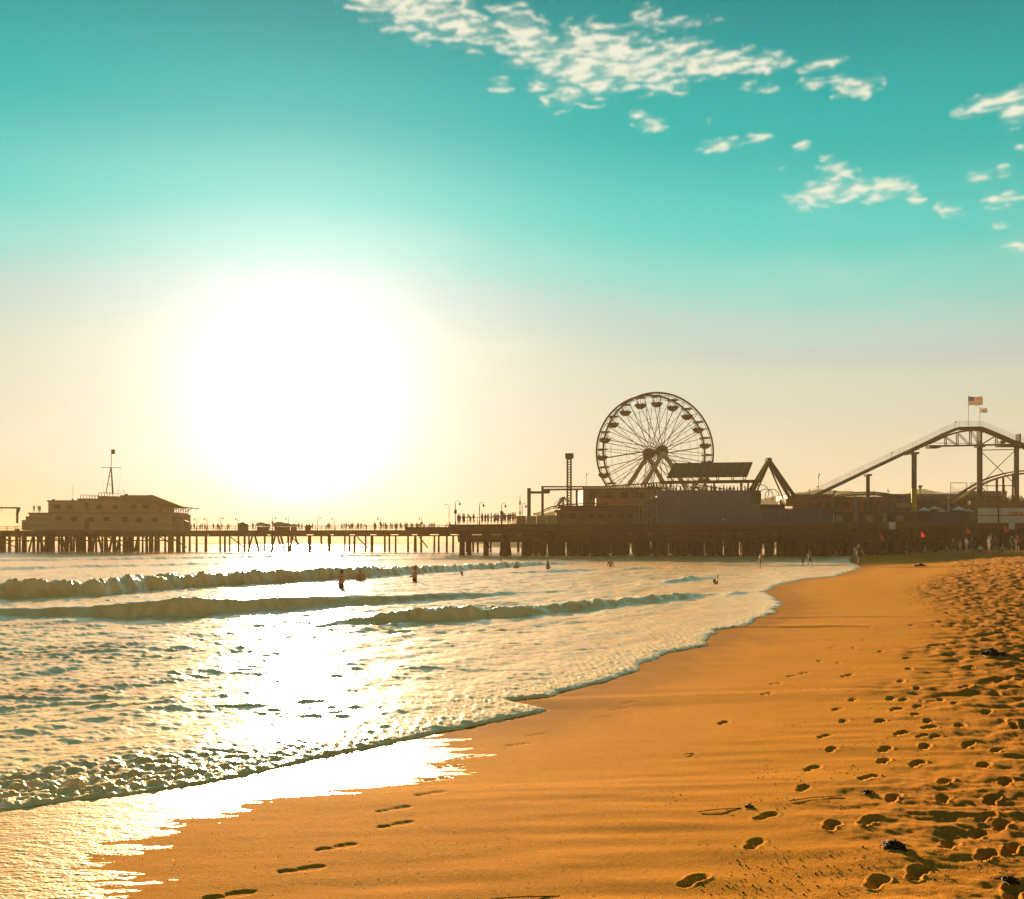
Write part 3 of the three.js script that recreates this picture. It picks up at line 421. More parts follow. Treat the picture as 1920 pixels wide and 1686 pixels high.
// ---- harbour office
{
  const d = 243, X = (px) => xs(px, d), Yp = (py) => ys(py, d), g = thing('harbour_office', 'two storey harbour office with overhanging roof at the pier head', 'building', [X(190), DY, -d - 1]);
  const gx = X(190), blk = (name, a, b, t, u, z0, z1, m, par = g) => box(name, (X(a) + X(b)) / 2 - gx, (Yp(t) + Yp(u)) / 2 - DY, -(z0 + z1) / 2, X(b) - X(a), Yp(t) - Yp(u), z1 - z0, m, par);
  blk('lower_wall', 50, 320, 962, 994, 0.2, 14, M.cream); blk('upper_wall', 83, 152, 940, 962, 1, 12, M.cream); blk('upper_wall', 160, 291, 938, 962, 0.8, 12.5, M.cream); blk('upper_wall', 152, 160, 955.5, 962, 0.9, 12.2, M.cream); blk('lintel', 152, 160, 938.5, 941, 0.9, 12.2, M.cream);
  blk('annex_wall', 35, 50, 975, 994, 0.5, 12, M.cream); blk('step_block', 42, 50, 968, 975, 0.6, 11.5, M.cream);
  blk('cornice', 81, 154, 937.5, 940, 0.8, 12.4, M.trim); blk('cornice', 48, 84, 961, 963.4, 0.05, 12.2, M.trim); blk('parapet', 137, 172, 934, 938.3, 1.2, 12, M.khaki); blk('penthouse', 170, 200, 929, 938, 3, 9, M.khaki); blk('roof_block', 216, 282, 927.5, 938, 2, 11, M.roof); blk('band', 85, 320, 961, 962.6, 0.02, 0.9, M.trim);
  // glazed end room: posts between tall panes
  blk('sill_wall', 291, 320, 960, 962.5, 0.3, 12.4, M.cream);
  for (let i = 0; i <= 6; i++) { const a = 291 + i * 4.7; blk('mullion', a, a + 0.9, 950, 960, 0.6, 0.9, M.trim); blk('mullion', a, a + 0.9, 950, 960, 12, 12.3, M.trim); if (i < 6) { const p = blk('window_pane', a + 0.9, a + 4.7, 950, 960, 0.72, 0.75, glass); p.userData.label = 'clear glazed pane with the sky showing through'; } }
  blk('head_beam', 291, 320.5, 947, 950, 0.5, 12.4, M.trim);
  // sloping overhanging roof
  const sh = new THREE.Shape([[X(282) - gx, Yp(927.5) - DY], [X(340) - gx, Yp(949.5) - DY], [X(340) - gx, Yp(951) - DY], [X(334) - gx, Yp(951) - DY], [X(318) - gx, Yp(947) - DY], [X(216) - gx, Yp(938) - DY], [X(200) - gx, Yp(937) - DY], [X(220) - gx, Yp(933) - DY]].map(([a, b]) => new THREE.Vector2(a, b)));
  const rg = new THREE.ExtrudeGeometry(sh, { depth: 13, bevelEnabled: false }); rg.translate(0, 0, -13); mesh('roof', rg, M.roof, g);
  for (const z of [-0.6, -5, -10]) beam('eave_bracket', V(X(321) - gx, Yp(957) - DY, z), V(X(334) - gx, Yp(949.5) - DY, z), 0.12, 0.16, M.trim, g);
  for (const [a, t] of [[100, 968], [128, 968], [160, 970], [190, 969], [225, 970], [252, 970], [280, 970]]) { const w = blk('window', a, a + 12, t, t + 9, 0.1, 0.2, M.dark); blk('window_sill', a - 1, a + 13, t + 9, t + 10, -0.05, 0.2, M.sill); }
  for (const a of [95, 118, 175, 205, 240, 262]) blk('window', a, a + 11, 946, 954, 0.7, 0.85, M.dark);
  const dr = blk('door', 155, 163, 974, 992, 0.08, 0.2, M.rust); dr.userData.label = 'rusty brown door in the long wall';
  for (let i = 0; i < 7; i++) blk('step', 36 + i * 2.2, 50, 974.5 - i * 1.9, 976.4 - i * 1.9, 12.2 - i * 0.001, 13.5, M.cream);
  // outside stair and its awning by the right-hand wall
  beam('stair_flight', V(X(320) - gx, Yp(966) - DY, -2), V(X(345) - gx, Yp(980) - DY, -2), 2.2, 0.35, M.trim, g); beam('awning', V(X(320) - gx, Yp(968) - DY, -1), V(X(349) - gx, Yp(979) - DY, -1), 1.6, 0.15, M.roof, g); bar('awning_post', V(X(343) - gx, 0, -1.4), V(X(343) - gx, Yp(977) - DY, -1.4), 0.07, M.trim, g); bar('awning_post', V(X(348) - gx, 0, -1.4), V(X(348) - gx, Yp(979) - DY, -1.4), 0.07, M.trim, g);
  // roof rails
  for (const [a, b, t, u] of [[137, 171, 926.5, 934], [200, 217, 929, 936.5], [172, 199, 922, 929]]) { blk('roof_rail', a, b, t, t + 0.7, 3, 3.1, M.trim); blk('roof_rail', a, b, t, t + 0.7, 8.8, 8.9, M.trim); const n = Math.round((b - a) / 6); for (let i = 0; i <= n; i++) blk('rail_post', mix(a, b - 0.8, i / n), mix(a, b - 0.8, i / n) + 0.8, t, u, 2.98, 3.12, M.trim); }
  blk('chimney', 218.5, 222, 924, 928, 4, 5, M.dark);
  bar('aerial', V(X(119.5) - gx, Yp(940) - DY, -4), V(X(119.5) - gx, Yp(908) - DY, -4), 0.035, M.trim, g); bar('aerial', V(X(211) - gx, Yp(933) - DY, -6), V(X(211) - gx, Yp(914) - DY, -6), 0.04, M.trim, g); bar('aerial', V(X(199) - gx, Yp(930) - DY, -6), V(X(199) - gx, Yp(911) - DY, -6), 0.03, M.trim, g);
  blk('floodlight', 89, 92.5, 935, 938, 1.4, 1.9, M.dark); blk('floodlight', 126, 128, 934.5, 937.5, 1.4, 1.9, M.dark);

  // signal mast standing on the roof
  const my = Yp(929), m = thing('signal_mast', 'tripod signal mast with a yardarm on the harbour office roof', 'mast', [X(186.5), my, -d - 7]), q = (px, py, z = 0) => V((px - 186.5) * d / F, ys(py, d) - my, z);
  bar('topmast', q(186.7, 871), q(187.2, 838), 0.07, M.dark, m); bar('mast_leg', q(178.5, 923, 0.6), q(185.9, 872), 0.1, M.dark, m); bar('mast_leg', q(192.5, 923, 0.6), q(186.9, 872), 0.1, M.dark, m); bar('mast_leg', q(185.2, 923, -1.2), q(186.3, 872), 0.1, M.dark, m); bar('yardarm', q(167.5, 872.5), q(205.5, 873.2), 0.06, M.dark, m);
  for (const [py, a, b] of [[905, 181.3, 190.4], [890, 183.4, 188.7]]) bar('spreader', q(a, py, 0.2), q(b, py, 0.2), 0.05, M.dark, m);
  for (const a of [168, 205]) bar('stay', q(a, 872.8), q(186.5 + (a - 186.5) * 0.75, 925), 0.014, M.dark, m);
  const pg = new THREE.PlaneGeometry(0.85, 1.1, 6, 4), pp = pg.attributes.position; for (let i = 0; i < pp.count; i++) pp.setZ(i, 0.12 * Math.sin(pp.getX(i) * 5)); pg.computeVertexNormals();
  const fl = thing('pennant', 'small ragged pennant at the top of the signal mast', 'flag', [X(187.1), Yp(843), -d - 7]); mesh('cloth', pg, M.rust, fl).position.set(0.45, 0.1, 0); bar('toggle', V(0, -0.45, 0), V(0, 0.7, 0), 0.03, M.dark, fl);

  const c = thing('boat_hoist', 'gallows shaped boat hoist at the left edge of the pier', 'hoist', [X(32), DY, -d]), cq = (px, py) => V((px - 32) * d / F, ys(py, d) - DY, 0);
  beam('post', cq(32, 981), cq(32.5, 952), 0.3, 0.42, M.dark, c); beam('jib', cq(37, 952.5), cq(-40, 952), 0.3, 0.34, M.dark, c); beam('knee_brace', cq(36.5, 953), cq(31, 966), 0.2, 0.5, M.dark, c); box('base', 0, 0.1, 0, 0.8, 0.4, 0.8, M.dark, c); bar('hook_cable', cq(3, 953), cq(3, 962), 0.04, M.dark, c);
  for (const [px, pose] of [[60, 'stand'], [64, 'akimbo'], [68, 'stand']]) person(`${ordinal[Math.round((px - 60) / 4)]} of three onlookers from the left on the harbour office's low roof`, 'onlookers on the office roof', [X(px), Yp(961), -d - 1 - (px % 5) * 0.3], 0, 1, pose, 30, 'black', 'navy');
}
// ---- the amusement deck
{
  const g = thing('amusement_pier', 'wide dark timber deck on massed piles carrying the rides', 'pier', [0, 0, -160]);
  const edge = [[xs(858, 167), 167], [xs(985, 161), 161], [82, 152], [110, 150]], back = 236;
  const sh = new THREE.Shape([...edge, [110, back], [edge[0][0], 178]].map(([x, d]) => new THREE.Vector2(x, d - 160)));
  const dg = new THREE.ExtrudeGeometry(sh, { depth: 0.3, bevelEnabled: false }); dg.rotateX(-Math.PI / 2); dg.translate(0, DY - 0.3, 0); mesh('deck', dg, M.deck, g);
  const P = (x, d) => [x, -(d - 160)];
  for (let i = 0; i < 3; i++) { const [x0, d0] = edge[i], [x1, d1] = edge[i + 1]; for (const [y, w, h, off] of [[DY - 0.55, 0.3, 0.8, 0.05], [DY - 1.35, 0.4, 0.5, 0.5], [DY - 1.95, 0.3, 0.6, 1.2], [DY - 2.5, 0.3, 0.5, 2.2]]) beam(y > DY - 0.6 ? 'fascia_beam' : 'stringer', V(x0, y, -(d0 - 160) - off), V(x1, y, -(d1 - 160) - off), w, h, y > DY - 0.6 ? M.fascia : M.wood, g); }
  const front = (x) => { for (let i = 0; i < 3; i++) if (x <= edge[i + 1][0]) return mix(edge[i][1], edge[i + 1][1], (x - edge[i][0]) / (edge[i + 1][0] - edge[i][0])); return 150; };
  // piles: the seen ones one by one, the deep ones as a mass
  const deep = []; let n = 0;
  for (let k = 0; k < 15; k++) for (let x = edge[0][0] + 0.6 + (k % 2) * 1.1; x < 96; x += 2.7 + rp() * 1.1) {
    const d = front(x) + 0.5 + k * (k < 4 ? 3.2 : 4.6) + rp() * 1.2, r = 0.29 + rp() * 0.12, lean = rp() < 0.12 ? (rp() - 0.5) * 2 : (rp() - 0.5) * 0.15; if (d > 232 || (x < 2 && d > 174)) continue;
    if (k < 10 && n < 296) { n++; pileAt('pile', x, -(d - 160), r, DY - 1.0, g, lean); } else { const c = new THREE.CylinderGeometry(r * 0.8, r, DY + 0.4, 7); c.translate(x, DY / 2 - 1.2, -(d - 160)); deep.push(c); }
  }
  const mass = mesh('pile_mass', mergeGeometries(deep), M.pile, g); mass.userData = { kind: 'stuff' };
  for (let k = 0; k < 12; k++) box('cap_beam', 40, DY - 0.75, -(k * 5.5 - 3) - 3, 112, 0.5, 0.4, M.wood, g);
  for (let x = 2; x < 94; x += 6.4) beam('cross_brace', V(x, DY - 1.7, -(front(x) - 160) - 0.4), V(x + 4.4, 1.6, -(front(x) - 160) - 0.5), 0.14, 0.28, M.wood, g);
  // railing of the open left end
  for (const [a, b] of [[0, 1]]) { const [x0, d0] = edge[a], [x1, d1] = edge[b]; beam('handrail', V(x0, DY + 1.05, -(d0 - 160) - 0.2), V(x1, DY + 1.05, -(d1 - 160) - 0.2), 0.1, 0.08, M.wood, g); beam('middle_rail', V(x0, DY + 0.55, -(d0 - 160) - 0.2), V(x1, DY + 0.55, -(d1 - 160) - 0.2), 0.06, 0.05, M.wood, g); for (let t = 0; t <= 1; t += 0.15) { const x = mix(x0, x1, t), d = mix(d0, d1, t); box('railing_post', x, DY + 0.5, -(d - 160) - 0.2, 0.09, 1.05, 0.09, M.wood, g); } }
  box('deck_step', xs(852, 168), DY - 0.35, -7.5, 1.2, 0.7, 4, M.deck, g);
  // boarded bulkhead where the deck passes over the sand
  const bh = thing('timber_bulkhead', 'dark boarded bulkhead closing the space below the deck above the sand', 'wall', [xs(1500, 172), -0.3, -172]);
  for (let i = 0; i < 62; i++) { const m = box('board', i * 0.82, 2.4, (i % 3) * 0.03, 0.79, 4.9 - (i % 5) * 0.03, 0.08, i % 4 ? M.pile : M.wood, bh); }
  for (const y of [1.4, 3.6]) box('rail', 25, y, 0.14, 51, 0.22, 0.12, M.wood, bh);
}
// ---- lamp posts
{
  let proto = {};
  const lamp = (px, d, hTop, side, banner, label, group) => {
    const key = [hTop > 3.5, side, banner].join();
    if (proto[key]) { const c = proto[key].clone(); c.name = numbered('lamp_post'); c.position.set(xs(px, d), DY, -d); c.userData = { label, category: 'lamp post', group }; c.scale.setScalar(hTop / proto[key].userData.h); scene.add(c); return; }
    const g = thing('lamp_post', label, 'lamp post', [xs(px, d), DY, -d], 0, group); g.userData.h = hTop; proto[key] = g;
    const h = hTop - 0.55, r = hTop * 0.09;
    bar('pole', V(0, 0, 0), V(0, h, 0), 0.055, M.dark, g); bar('base', V(0, 0, 0), V(0, 0.5, 0), 0.1, M.dark, g);
    mesh('curved_arm', tubeGeo([V(0, h - 0.1, 0), V(side * r * 0.15, h + r * 1.0, 0), V(side * r, h + r * 1.55, 0), V(side * r * 1.85, h + r * 1.0, 0), V(side * r * 2, h + r * 0.25, 0)], 0.03, 16, 5), M.dark, g);
    const lg = new THREE.LatheGeometry([[0.02, 0.16], [0.07, 0.12], [0.16, -0.02], [0.17, -0.08], [0.1, -0.2], [0.02, -0.26]].map(([a, b]) => new THREE.Vector2(a, b)), 10); mesh('lantern', lg, M.dark, g).position.set(side * r * 2, h + r * 0.1, 0);
    if (banner) { box('banner', 0, h * 0.62, 0.08, 0.42, 0.62, 0.05, M.dark, g); }
  };
  const longPier = (px) => { const ax = -158, ad = 255, bx = 6, bd = 233; let d = 240; for (let i = 0; i < 6; i++) d = mix(ad, bd, (xs(px, d) - ax) / (bx - ax)); return d; };
  [[346, 1, 0], [369, -1, 0], [388, -1, 0], [413, 1, 0], [446, -1, 0], [511, 1, 1], [541, -1, 0], [595, 1, 0], [627, -1, 0], [713, -1, 1], [791, -1, 1]].forEach(([px, side, banner], i) => lamp(px, longPier(px) + (side > 0 ? 0.6 : 9.5), 3.3, side, banner, `lamp post on the long pier, ${ordinal[i]} counting from the harbour office`, 'lamp posts along the long pier'));
  [[854, 1, 1], [899, 1, 0], [940.5, 1, 1], [979, 1, 0]].forEach(([px, side, banner], i) => lamp(px, 166.2 - i * 1.4, [3.75, 3.5, 3.3, 3.2][i], side, banner, `crook topped lamp post at the deck edge, ${ordinal[i]} from the long pier`, 'lamp posts at the edge of the amusement deck'));
  const st = thing('street_light', 'thin street light with a flat arm where the two piers join', 'street light', [xs(842, 226), DY, -226]); bar('pole', V(0, 0, 0), V(0, 5.2, 0), 0.05, M.trim, st); beam('arm', V(0.05, 5.2, 0), V(-0.7, 5.3, 0), 0.08, 0.06, M.trim, st); box('lamp_head', -0.7, 5.26, 0, 0.5, 0.09, 0.16, M.trim, st);
  const sg = thing('signal_pole', 'tall pole with stacked signal boxes beside the pale barrier', 'pole', [xs(975, 163), DY, -163]); bar('pole', V(0, 0, 0), V(0, 4.1, 0), 0.05, M.dark, sg); for (const y of [1.7, 3.2]) box('signal_box', 0, y, 0.08, 0.24, 0.5, 0.2, M.dark, sg); bar('finial', V(0, 4.1, 0), V(0, 4.5, 0), 0.02, M.dark, sg);

  // people strolling on the long pier
  const where = (px) => px < 440 ? 'between harbour office and kiosk' : px < 600 ? 'among the market umbrellas' : px < 700 ? 'right of the umbrellas' : px < 770 ? 'at mid span' : 'near the wide deck';
  const seen = {}, nth = (w) => ordinal[(seen[w] = (seen[w] ?? -1) + 1)];
  const poses = ['stand', 'walk', 'hug', 'akimbo', 'lean', 'stand'], tops = ['black', 'navy', 'grey', 'brown', 'red'];
  [347, 352, 358, 364, 375, 379, 384, 388.5, 400, 408, 411, 416, 426, 429, 474, 505, 517, 560, 566, 575, 580, 586, 612, 615, 618, 641, 645, 649, 655, 658, 661, 670, 672, 677, 687, 702, 704, 715, 719, 723, 726, 732, 735, 741, 744, 751, 754, 760, 763, 771, 774, 781, 784, 788, 795, 806, 810, 814, 835, 842, 844].forEach((px, i) => {
    const d = longPier(px) + 0.8 + rp() * 3; person(`${nth(where(px))} tiny stroller from the left on the long pier ${where(px)}`, 'strollers on the long pier', [xs(px, d), DY, -d], rp() * 6.28, 0.92 + rp() * 0.14, poses[i % 6], 30, tops[i % 5], i % 3 ? 'navy' : 'black');
  });
  [859, 862, 868, 870.5, 888, 904, 910, 915, 927, 934, 940, 944, 947, 953, 957, 962, 966, 882, 930, 921].sort((a, b) => a - b).forEach((px, i) => { const d = 165.5 - (px - 858) * 0.045 + rp() * 2.2; const w = px < 880 ? 'beside the first crook topped lamp' : px < 920 ? 'beside the second crook topped lamp' : 'close to the pale barrier'; person(`${nth(w)} dark figure from the left at the deck edge ${w}`, 'people at the edge of the wide deck', [xs(px, d), DY, -d], rp() * 6.28, 0.94 + rp() * 0.12, i === 4 ? 'lean' : poses[(i * 5) % 6 === 4 ? 0 : (i * 5) % 6], 30, tops[(i * 3) % 5], 'navy'); });

  // kiosk and market umbrellas
  const kd = longPier(456) + 3, k = thing('kiosk', 'little square kiosk with a hipped roof on the long pier', 'kiosk', [xs(456, kd), DY, -kd]);
  box('wall', 0, 0.75, 0, 1.9, 1.5, 1.9, M.brown, k); box('counter', 0, 0.95, 1.05, 1.7, 0.08, 0.35, M.trim, k); box('hatch', 0, 1.2, 0.96, 1.4, 0.45, 0.06, M.dark, k); const hip = new THREE.ConeGeometry(1.75, 0.5, 4); hip.rotateY(Math.PI / 4); mesh('roof', hip, M.roof, k).position.y = 1.72;
  [[489, 1.3, 1.9, M.canvas, 'rounded canvas market stall cover, the one nearest the kiosk'], [499, 1.0, 1.6, M.canvasRed, 'small rounded stall cover touching the larger one near the kiosk'], [524, 1.75, 2.0, M.canvas, 'largest domed market umbrella on the long pier'], [537, 1.3, 1.7, M.canvasRed, 'domed umbrella overlapped by the largest market umbrella'], [551, 1.0, 1.5, M.canvas, 'tilted small market umbrella, right-hand end of the stalls'], [578, 0.9, 1.25, M.canvasRed, 'low lone market umbrella standing apart from the stalls']].forEach(([px, r, h, m, label]) => {
    const d = longPier(px) + 3.5, u = thing('market_umbrella', label, 'umbrella', [xs(px, d), DY, -d], 0, 'market umbrellas on the long pier'); bar('pole', V(0, 0, 0), V(0, h, 0), 0.05, M.trim, u);
    const pts = []; for (let i = 0; i <= 8; i++) { const a = i / 8 * Math.PI / 2; pts.push(new THREE.Vector2(Math.sin(a) * r + 0.001, h - (1 - Math.cos(a)) * r * 0.6)); } mesh('canopy', new THREE.LatheGeometry(pts, 12), m, u); for (let i = 0; i < 8; i++) { const a = i * Math.PI / 4; bar('rib', V(0, h - 0.25, 0), V(Math.cos(a) * r * 0.96, h - r * 0.5, Math.sin(a) * r * 0.96), 0.012, M.trim, u); }
    box('stall_table', 0, 0.42, 0.1, r * 1.2, 0.84, 0.9, M.brown, u); 
  });
}
// ------------------------------------------------------------------ the wheel
{
  const d = 205, hx = xs(1228.5, d), hy = ys(848.5, d) - DY, R = 11.2, S = 1.95, g = thing('ferris_wheel', 'large ferris wheel with twenty hanging gondolas and twin hub discs', 'ferris wheel', [hx, DY, -d], 0.25);
  const C = (a, r, z) => V(Math.sin(a) * r, hy + Math.cos(a) * r, z);
  const ring = new THREE.TorusGeometry(R, 0.19, 6, 120), ring2 = new THREE.TorusGeometry(R * 0.965, 0.05, 5, 120), thin = (r) => new THREE.TorusGeometry(r, 0.018, 4, 90);
  for (const s of [-1, 1]) {
    mesh('rim', ring, M.wheelDark, g).position.set(0, hy, s * S); mesh('inner_rim', ring2, M.wheelDark, g).position.set(0, hy, s * S);
    for (const r of [0.42, 0.58, 0.74, 0.87]) mesh('hoop_wire', thin(R * r), M.wheelDark, g).position.set(0, hy, s * S * (0.6 + r * 0.4));
    const disc = new THREE.CylinderGeometry(1.12, 1.12, 0.22, 28); disc.rotateX(Math.PI / 2); mesh('hub_disc', disc, s > 0 ? M.steel : M.wheelDark, g).position.set(0, hy, s * 3.6);
    const cone = new THREE.CylinderGeometry(0.62, 0.95, 1.3, 20); cone.rotateX(s * Math.PI / 2); mesh('hub', cone, M.wheelDark, g).position.set(0, hy, s * 2.8);
    for (let i = 0; i < 40; i++) { const a = i / 40 * Math.PI * 2 + 0.03, tw = (i % 2 ? 1 : -1) * 0.55; bar('spoke', C(a + tw, 0.9, s * 2.9), C(a, R * 0.965, s * S), i % 2 ? 0.06 : 0.045, M.wheelDark, g); }
    // A-frame: two legs each side
    bar('support_leg', V(0, hy - 0.3, s * 4.0), V(-9.4, -0.2, s * 5.0 + 0.4), 0.43, M.wheelLeg, g); bar('support_leg', V(0, hy - 0.3, s * 4.0), V(9.4, -0.2, s * 5.0 + 0.4), 0.43, M.wheelLeg, g);
    beam('leg_tie', V(-6.9, hy * 0.27, s * 4.75 + 0.2), V(6.9, hy * 0.27, s * 4.75 + 0.2), 0.2, 0.24, M.wheelLeg, g); box('leg_foot', -9.4, 0.25, s * 5 + 0.4, 1.4, 0.5, 1.4, M.wheelLeg, g); box('leg_foot', 9.4, 0.25, s * 5 + 0.4, 1.4, 0.5, 1.4, M.wheelLeg, g);
  }
  const ax = new THREE.CylinderGeometry(0.38, 0.38, 8.6, 16); ax.rotateX(Math.PI / 2); mesh('axle', ax, M.wheelDark, g).position.set(0, hy, 0);
  for (let i = 0; i < 40; i++) { const a = i / 40 * Math.PI * 2 + 0.03; bar('rim_strut', C(a, R * 0.985, -S), C(a, R * 0.985, S), 0.05, M.wheelDark, g); }
  const tub = new THREE.LatheGeometry([[0.01, -0.8], [0.5, -0.74], [0.9, -0.45], [1.1, -0.1], [1.24, 0.04], [1.16, 0.08], [1.02, -0.1], [0.4, -0.5], [0.01, -0.55]].map(([a, b]) => new THREE.Vector2(a, b)), 18);
  const shade = new THREE.LatheGeometry([[0.01, 0.2], [0.5, 0.15], [1.18, -0.02], [1.16, -0.08], [0.01, 0.02]].map(([a, b]) => new THREE.Vector2(a, b)), 18);
  for (let i = 0; i < 20; i++) {
    const a = i / 20 * Math.PI * 2 + 0.03 + 0.0, p = C(a, R * 0.965, 0), k = new THREE.Group(); k.name = 'gondola'; k.position.copy(p); g.add(k);
    mesh('tub', tub, i % 3 ? M.wheelDark : M.rust, k).position.y = -1.35; mesh('canopy', shade, M.wheelDark, k).position.y = 0.02; bar('hanger_rod', V(0, -0.1, -S), V(0, -0.1, S), 0.05, M.wheelDark, k);
    for (const [x, z] of [[-0.7, 0.5], [0.7, 0.5], [-0.7, -0.5], [0.7, -0.5]]) bar('rod', V(x, -1.3, z), V(x * 0.6, 0, z * 0.6), 0.025, M.wheelDark, k);
    bar('column', V(0, -1.9, 0), V(0, 0.1, 0), 0.04, M.wheelDark, k); for (const x of [-0.5, 0.42]) { const s = mesh('seat_back', UNIT_BOX, M.dark, k); s.position.set(x, -1.2, 0); s.scale.set(0.22, 0.36, 0.5); }
  }
}
// ------------------------------------------------------------------ tower, gantry, steel canopy, swing ride
{
  const d = 174, X = (px) => xs(px, d), Yp = (py) => ys(py, d);
  const t = thing('drop_tower', 'slim drop tower with a square cap beside the ferris wheel', 'tower', [X(1067), DY, -d]), top = Yp(860) - DY;
  for (const [sx, sz] of [[-1, -1], [-1, 1], [1, -1], [1, 1]]) box('corner_post', sx * 0.34, top / 2, sz * 0.34, 0.18, top, 0.18, M.olive, t);
  for (let i = 0; i * 0.42 < top - 0.2; i++) for (const s of [-1, 1]) box('rung', 0, 0.25 + i * 0.42, s * 0.34, 0.5, 0.11, 0.1, M.olive, t);
  for (const sx of [-1, 1]) box('side_channel', sx * 0.27, top / 2, 0, 0.24, top - 0.02, 0.6, M.olive, t);
  box('cap', 0, top + 0.45, 0, 1.4, 0.75, 1.4, M.olive, t); box('cap_neck', 0, top + 0.02, 0, 1.0, 0.16, 1.0, M.olive, t); box('machine_base', 0, 0.5, 0, 1.6, 1.0, 1.6, M.brown, t);

  const g = thing('coaster_gantry', 'olive steel gantry carrying a flat ride track left of the wheel', 'gantry', [X(1015), DY, -d - 1]), q = (px, py, z = 0) => V(xs(px, d) - X(1015), ys(py, d) - DY, z);
  const post = (px, py, w, m) => { const p = q(px, py); box('post', p.x, p.y / 2, 0, w, p.y, w, m, g); };
  post(992, 915, 0.6, M.green); post(1017.5, 912, 0.42, M.rust); post(1082, 916, 0.36, M.rust); beam('cross_beam', q(992, 923), q(1030, 923), 0.4, 0.38, M.green, g);
  for (const z of [-0.7, 0.7]) { beam('rail', q(1015, 912, z), q(1130, 912, z), 0.12, 0.13, M.rust, g); beam('rail', q(1130, 912, z), q(1252, 903.5, z), 0.12, 0.13, M.rust, g); beam('rail', q(1015, 918, z), q(1252, 915, z), 0.14, 0.2, M.rust, g); }
  for (let px = 1017; px < 1250; px += 5) beam('tie', q(px, px < 1130 ? 912.5 : 912 - (px - 1130) * 0.07), q(px + 2.5, 918 - (px - 1015) * 0.0126), 1.3, 0.07, M.rust, g);
  box('brake_box', q(1024, 921).x, q(1024, 921).y, 0, 1.3, 0.5, 1.4, M.rust, g);
  for (const z of [-0.6, 0.6]) { mesh('lower_track', tubeGeo([q(1000, 963, z), q(1012, 961, z), q(1026, 953, z), q(1042, 948.5, z), q(1065, 946, z), q(1100, 944, z), q(1140, 942, z)], 0.08, 40, 5), M.rust, g); mesh('lower_track', tubeGeo([q(1000, 965.5, z), q(1012, 964, z), q(1026, 956.5, z), q(1042, 952, z), q(1065, 949.5, z), q(1100, 947.5, z), q(1140, 945, z)], 0.06, 40, 5), M.rust, g); }
  for (const [a, y] of [[1008, 961], [1018, 957], [1028, 953], [1038, 950], [1050, 948], [1062, 947], [1075, 946]]) beam('tie', q(a, y - 0.5), q(a + 2, y + 3.5), 1.2, 0.09, M.rust, g);

  const pt = thing('palm_tree', 'small palm tree behind the gantry, left of the drop tower', 'palm tree', [xs(1054, 190), DY, -190]); bar('trunk', V(0, 0, 0), V(0.2, 5.0, 0), 0.16, M.brown, pt, UNIT_TAPER);
  const crown = []; { const r = rng(5); for (let i = 0; i < 22; i++) { const a = r() * 6.28, e = -0.3 + r() * 1.2, L = 1.5 + r() * 0.6, c = []; for (let s = 0; s <= 6; s++) { const tt = s / 6; c.push(V(Math.cos(a) * L * tt * Math.cos(e), 5.0 + Math.sin(e) * L * tt - 1.1 * tt * tt, Math.sin(a) * L * tt * Math.cos(e))); } for (let s = 0; s < 6; s++) for (let w = 0; w < 2; w++) { const p0 = c[s], p1 = c[s + 1], sd = V(-Math.sin(a), 0, Math.cos(a)).multiplyScalar((w ? 1 : -1) * 0.22), dn = V(0, -0.16, 0); const bg = new THREE.BufferGeometry(); const A = [p0, p1, p1.clone().lerp(p0, 0.3).add(sd).add(dn)]; bg.setAttribute('position', new THREE.Float32BufferAttribute(A.flatMap((v) => [v.x + 0.2, v.y, v.z]), 3)); bg.computeVertexNormals(); crown.push(bg); } } }
  mesh('crown', mergeGeometries(crown), M.leaf, pt);

  // solar roof on a steel frame
  const s = thing('solar_canopy', 'tilted dark panel roof on a steel frame in front of the wheel', 'canopy', [xs(1330, 168), DY, -168]), sq = (px, py, dd) => V(xs(px, dd) - xs(1330, 168), ys(py, dd) - DY, -(dd - 168));
  for (let i = 0; i < 12; i++) { const a = i / 12, b = (i + 0.972) / 12, t0 = sq(mix(1263, 1412, a), mix(868.5, 866.5, a), 172), t1 = sq(mix(1263, 1412, b), mix(868.5, 866.5, b), 172), b0 = sq(mix(1250, 1401.5, a), mix(895.5, 893.5, a), 168.5), b1 = sq(mix(1250, 1401.5, b), mix(895.5, 893.5, b), 168.5); const bg = new THREE.BufferGeometry(), th = V(0, -0.09, -0.06), A = [b0, b1, t1, t0, ...[b0, b1, t1, t0].map((v) => v.clone().add(th))]; bg.setAttribute('position', new THREE.Float32BufferAttribute(A.flatMap((v) => [v.x, v.y, v.z]), 3)); bg.setIndex([0, 1, 2, 0, 2, 3, 6, 5, 4, 7, 6, 4, 0, 4, 5, 0, 5, 1, 1, 5, 6, 1, 6, 2, 2, 6, 7, 2, 7, 3, 3, 7, 4, 3, 4, 0]); const ng = bg.toNonIndexed(); ng.computeVertexNormals(); ng.setAttribute('uv', new THREE.Float32BufferAttribute(new Float32Array(ng.attributes.position.count * 2), 2)); mesh('panel', ng, M.solar, s); }
  for (const [dd, py0] of [[169, 903], [173, 904]]) beam('main_beam', sq(1236, py0 + 1.5, dd), sq(1427, py0 - 1, dd), 0.4, 0.42, M.rust, s);
  for (const px of [1262, 1290, 1318, 1346, 1374, 1396]) { beam('strut', sq(px, 904, 169), sq(px - 3, 894.5, 169), 0.1, 0.12, M.rust, s); beam('strut', sq(px, 904, 173), sq(px + 6, 880, 171), 0.1, 0.12, M.rust, s); }
